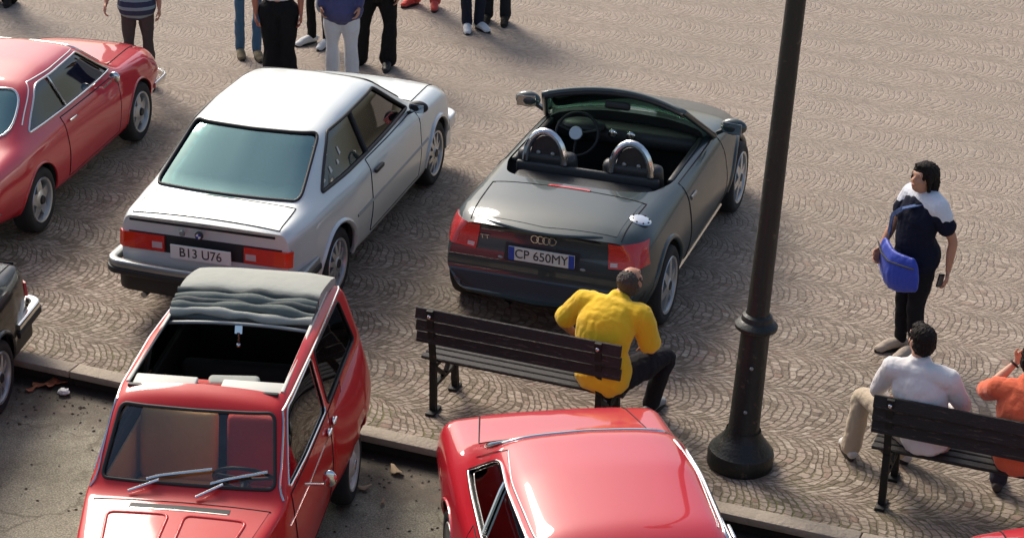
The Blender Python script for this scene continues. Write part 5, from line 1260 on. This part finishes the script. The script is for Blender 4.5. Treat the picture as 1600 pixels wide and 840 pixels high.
ph = empty('mobile_phone', (0, 0, 0), 0, 1, 'small dark phone in the hand of the woman with the blue bag', 'phone')
a_ = R(118); q = Vector((-.235*1.02, -.055*1.02, .705*1.02)); ph.location = (WF[0]+q.x*math.cos(a_)-q.y*math.sin(a_), WF[1]+q.x*math.sin(a_)+q.y*math.cos(a_), q.z); ph.rotation_euler = (0, 0, a_)
b = MB(); b.box((0, 0, 0), (.014, .055, .11), (.2, 0, 0), .004, 2); b.build('phone_case', M_['black'], ph); b = MB(); b.box((-.008, 0, 0), (.002, .045, .08), (.2, 0, 0), .0005, 1); b.build('phone_screen', M_['lidgrey'], ph)

# --- people standing at the top of the picture (mostly legs in view)
PG = 'people standing at the back of the square'
navy = cloth('navy_stripe', (.04, .05, .09)); 
def stripes():
    m = mat('striped_shirt', (.03, .04, .06), .85); nt = m.node_tree; p = nt.nodes['Principled BSDF']; tc = nt.nodes.new('ShaderNodeTexCoord'); sp = nt.nodes.new('ShaderNodeSeparateXYZ'); nt.links.new(tc.outputs['Object'], sp.inputs[0])
    f = math_node(nt, 'GREATER_THAN', math_node(nt, 'FRACT', math_node(nt, 'MULTIPLY', sp.outputs[2], 11.)), .62)
    nt.links.new(ramp(nt, f, [(0, (.03, .04, .08)), (1, (.22, .30, .31))]), p.inputs['Base Color']); return m
black_tr = cloth('black_cloth', (.013, .012, .012)); white_sh = cloth('white_trainer', (.66, .66, .64)); dsh = cloth('dark_shoe', (.03, .025, .02))
FV = dict(hands=True, vox=.010)
person('man in striped navy shirt and brown trousers, behind the nose of the red coupe', (-4.00, 20.95, 0), R(185), dict(wrR=(.30, .16, .96), elR=(.26, .0, 1.14)), stripes(), cloth('brown_grey_trousers', (.085, .065, .06)), dsh, SK, PG, sleeve='short', build=1.12, legr=.85, **FV)
person('thin person in dark top and blue jeans at the far left of the standing group', (-2.98, 22.05, 0), R(200), dict(anL=(-.06, .1, .085), toL=(-.06, .28, .03)), cloth('dark_teal_top', (.02, .03, .04)), cloth('blue_jeans', (.05, .12, .20)), cloth('brown_shoes', (.16, .12, .06)), SK, PG, build=.85, legr=.8, **FV)
person('woman in a white blouse and wide black trousers with bare arms, behind the white car', (-2.50, 20.85, 0), R(182), dict(elL=(-.23, -.02, 1.13), elR=(.24, .0, 1.13), anL=(-.075, 0, .085), anR=(.075, 0, .085), knL=(-.075, .02, .5), knR=(.075, .02, .5), flare=.05), cloth('white_top', (.70, .70, .70)), black_tr, dsh, mat('skin_tan', (.48, .16, .09), .5), PG, hair='long', build=1.0, legr=1.4, tuck=True, **FV)
person('person in black trousers and white shoes, left of the person in white trousers', (-2.24, 22.45, 0), R(150), dict(toR=(.16, .17, .03)), cloth('dark_jumper', (.03, .03, .04)), black_tr, white_sh, SK, PG, build=.9, legr=.75, **FV)
def jex(root, V, Mh):
    b = MB(); b.ell(V['hip']+Vector((.22, .02, .0)), (.05, .09, .10)); b.build('hand_bag', cloth('pale_bag', (.4, .45, .5)), root)
person('person in white trousers and a patterned navy jacket, behind the white car', (-1.86, 21.05, 0), R(178), dict(wrL=(-.2, .1, .93), wrR=(.2, .1, .93), flare=.03), cloth('navy_jacket', (.07, .07, .17), var=.5), cloth('white_trousers', (.70, .69, .68), var=.04), white_sh, SK, PG, sleeve='long', build=1.2, long_hem=.06, legr=1.05, extra=jex, **FV)
person('person all in black with legs apart, right of the person in white trousers', (-1.52, 21.75, 0), R(170), dict(hpL=(-.08, 0, .92), hpR=(.08, 0, .92), knL=(-.13, .0, .50), knR=(.16, .02, .50), anL=(-.10, -.02, .085), anR=(.22, .0, .085), toR=(.30, .15, .03), flare=.04), cloth('black_coat', (.014, .013, .013)), black_tr, M_['black'], SK, PG, sleeve='long', build=1.1, legr=1.15, **FV)
person('person with bright red shoes whose feet show at the top edge', (-1.12, 24.0, 0), R(160), dict(anL=(-.13, -.01, .085), anR=(.13, -.01, .085), toL=(-.19, .16, .04), toR=(.20, .15, .04)), cloth('grey_top', (.2, .2, .2)), cloth('red_orange_trousers', (.55, .07, .05)), cloth('red_shoes', (.62, .07, .05)), SK, PG, build=1.1, legr=1.1, **FV)
person('person in dark trousers and white trainers at the top, left of a pair', (-.52, 23.15, 0), R(200), dict(anL=(-.07, 0, .085), anR=(.07, 0, .085)), cloth('grey_shirt', (.25, .25, .27)), cloth('dark_blue_trousers', (.02, .022, .035)), white_sh, SK, PG, legr=.95, **FV)
person('person in black trousers at the top, right of a pair', (-.25, 23.45, 0), R(170), dict(), cloth('green_shirt', (.1, .12, .1)), cloth('charcoal_trousers', (.022, .024, .026)), dsh, SK, PG, **FV)
person('person in black shoes and trousers at the top left corner', (-6.15, 23.75, 0), R(175), dict(flare=.05), cloth('black_top', (.02, .02, .02)), black_tr, dsh, SK, PG, legr=1.2, **FV)

# ================================================================== LITTER AND LEAVES IN THE GUTTER
litter = [((100, 615), (.80, .79, .74), 'crumpled_paper', 'white crumpled paper in the gutter left of the red hatchback', .040),
          ((108, 592), (.45, .40, .34), 'paper_scrap', 'pale paper scrap against the kerb beside the orange leaves', .028)]
def unp(px, py, z):
    X = (px-800)/CF; Y = (420-py)/CF; d = rx*X+ux*Y+f0; t = (z-CH)/d.z; return Vector((0, 0, CH))+d*t
for (px, c, nm, lab, r_) in litter:
    p = unp(*px, RZ+.01); b = MB(); b.ell((0, 0, r_*.5), (r_*1.2, r_, r_*.6), None, 12, 8)
    b.v = [tuple(Vector(v)*(1+.35*noise.noise(Vector(v)*60))) for v in b.v]; o = b.build(nm, mat(nm, c, .8), sharp=15); o.location = p; tag(o, lab, 'litter')
for k, (px, py, lab) in enumerate(((62, 603, 'leftmost dry orange leaf in the gutter by the black car'), (80, 600, 'largest dry orange leaf in the gutter by the black car'), (92, 598, 'dry orange leaf nearest the white paper in the gutter'), (48, 610, 'small brown leaf nearest the wheel of the black car'), (618, 737, 'dry tan leaf between the red hatchback and the red coupe'), (568, 763, 'dry tan leaf beside the rear wheel of the red hatchback'), (598, 787, 'tiny pale leaf on the road left of the red coupe'))):
    p = unp(px, py, RZ+.006); vs = []; n_ = 12; rr_ = (.045, .06, .05, .035, .05, .04, .022)[k]
    for i in range(n_):
        a = 2*math.pi*i/n_; q = rr_*(1+.25*math.cos(3*a+k)); vs.append((q*1.4*math.cos(a), q*.7*math.sin(a), .012+.02*abs(math.cos(a))**2))
    vs.append((0, 0, .004)); o = mesh_obj('dry_leaf', vs, [(i, (i+1) % n_, n_) for i in range(n_)], mat('leaf%d' % k, ((.45, .16, .07), (.42, .30, .18))[k > 3], .8), None); o.location = p; o.rotation_euler = (0, 0, k*1.3)
    md = o.modifiers.new('s', 'SOLIDIFY'); md.thickness = .003
    tag(o, lab, 'leaf', 'dry leaves in the gutter')

# fine grit, leaf crumbs and gravel swept against the kerb: nobody could count it
gd = MB(); rg = random.Random(11); gm = []
for k in range(900):
    s_ = rg.uniform(-9.5, .5); d_ = abs(rg.gauss(0, .22))+.02
    if rg.random() < .25: d_ = rg.uniform(.02, 1.6)
    p = ST(s_, KT-d_-.03, RZ+.003); q = rg.uniform(.004, .013)*(1.6 if rg.random() < .08 else 1); a = rg.uniform(0, 6.28)
    gd.cur = 0 if rg.random() < .55 else (1 if rg.random() < .6 else 2)
    c, sn = math.cos(a), math.sin(a); vs = [Vector((q*1.5*c, q*1.5*sn, 0)), Vector((-q*sn, q*c, 0)), Vector((-q*1.3*c, -q*1.3*sn, 0)), Vector((q*sn, -q*c, 0)), Vector((0, 0, q*.7))]
    gd.add([p+v for v in vs], [(0, 1, 4), (1, 2, 4), (2, 3, 4), (3, 0, 4), (3, 2, 1, 0)])
tag(gd.build('gutter_grit', [mat('grit_dark', (.08, .06, .045), .9), mat('grit_pale', (.34, .30, .24), .9), mat('grit_leaf', (.30, .13, .06), .9)], None, False), kind='stuff')
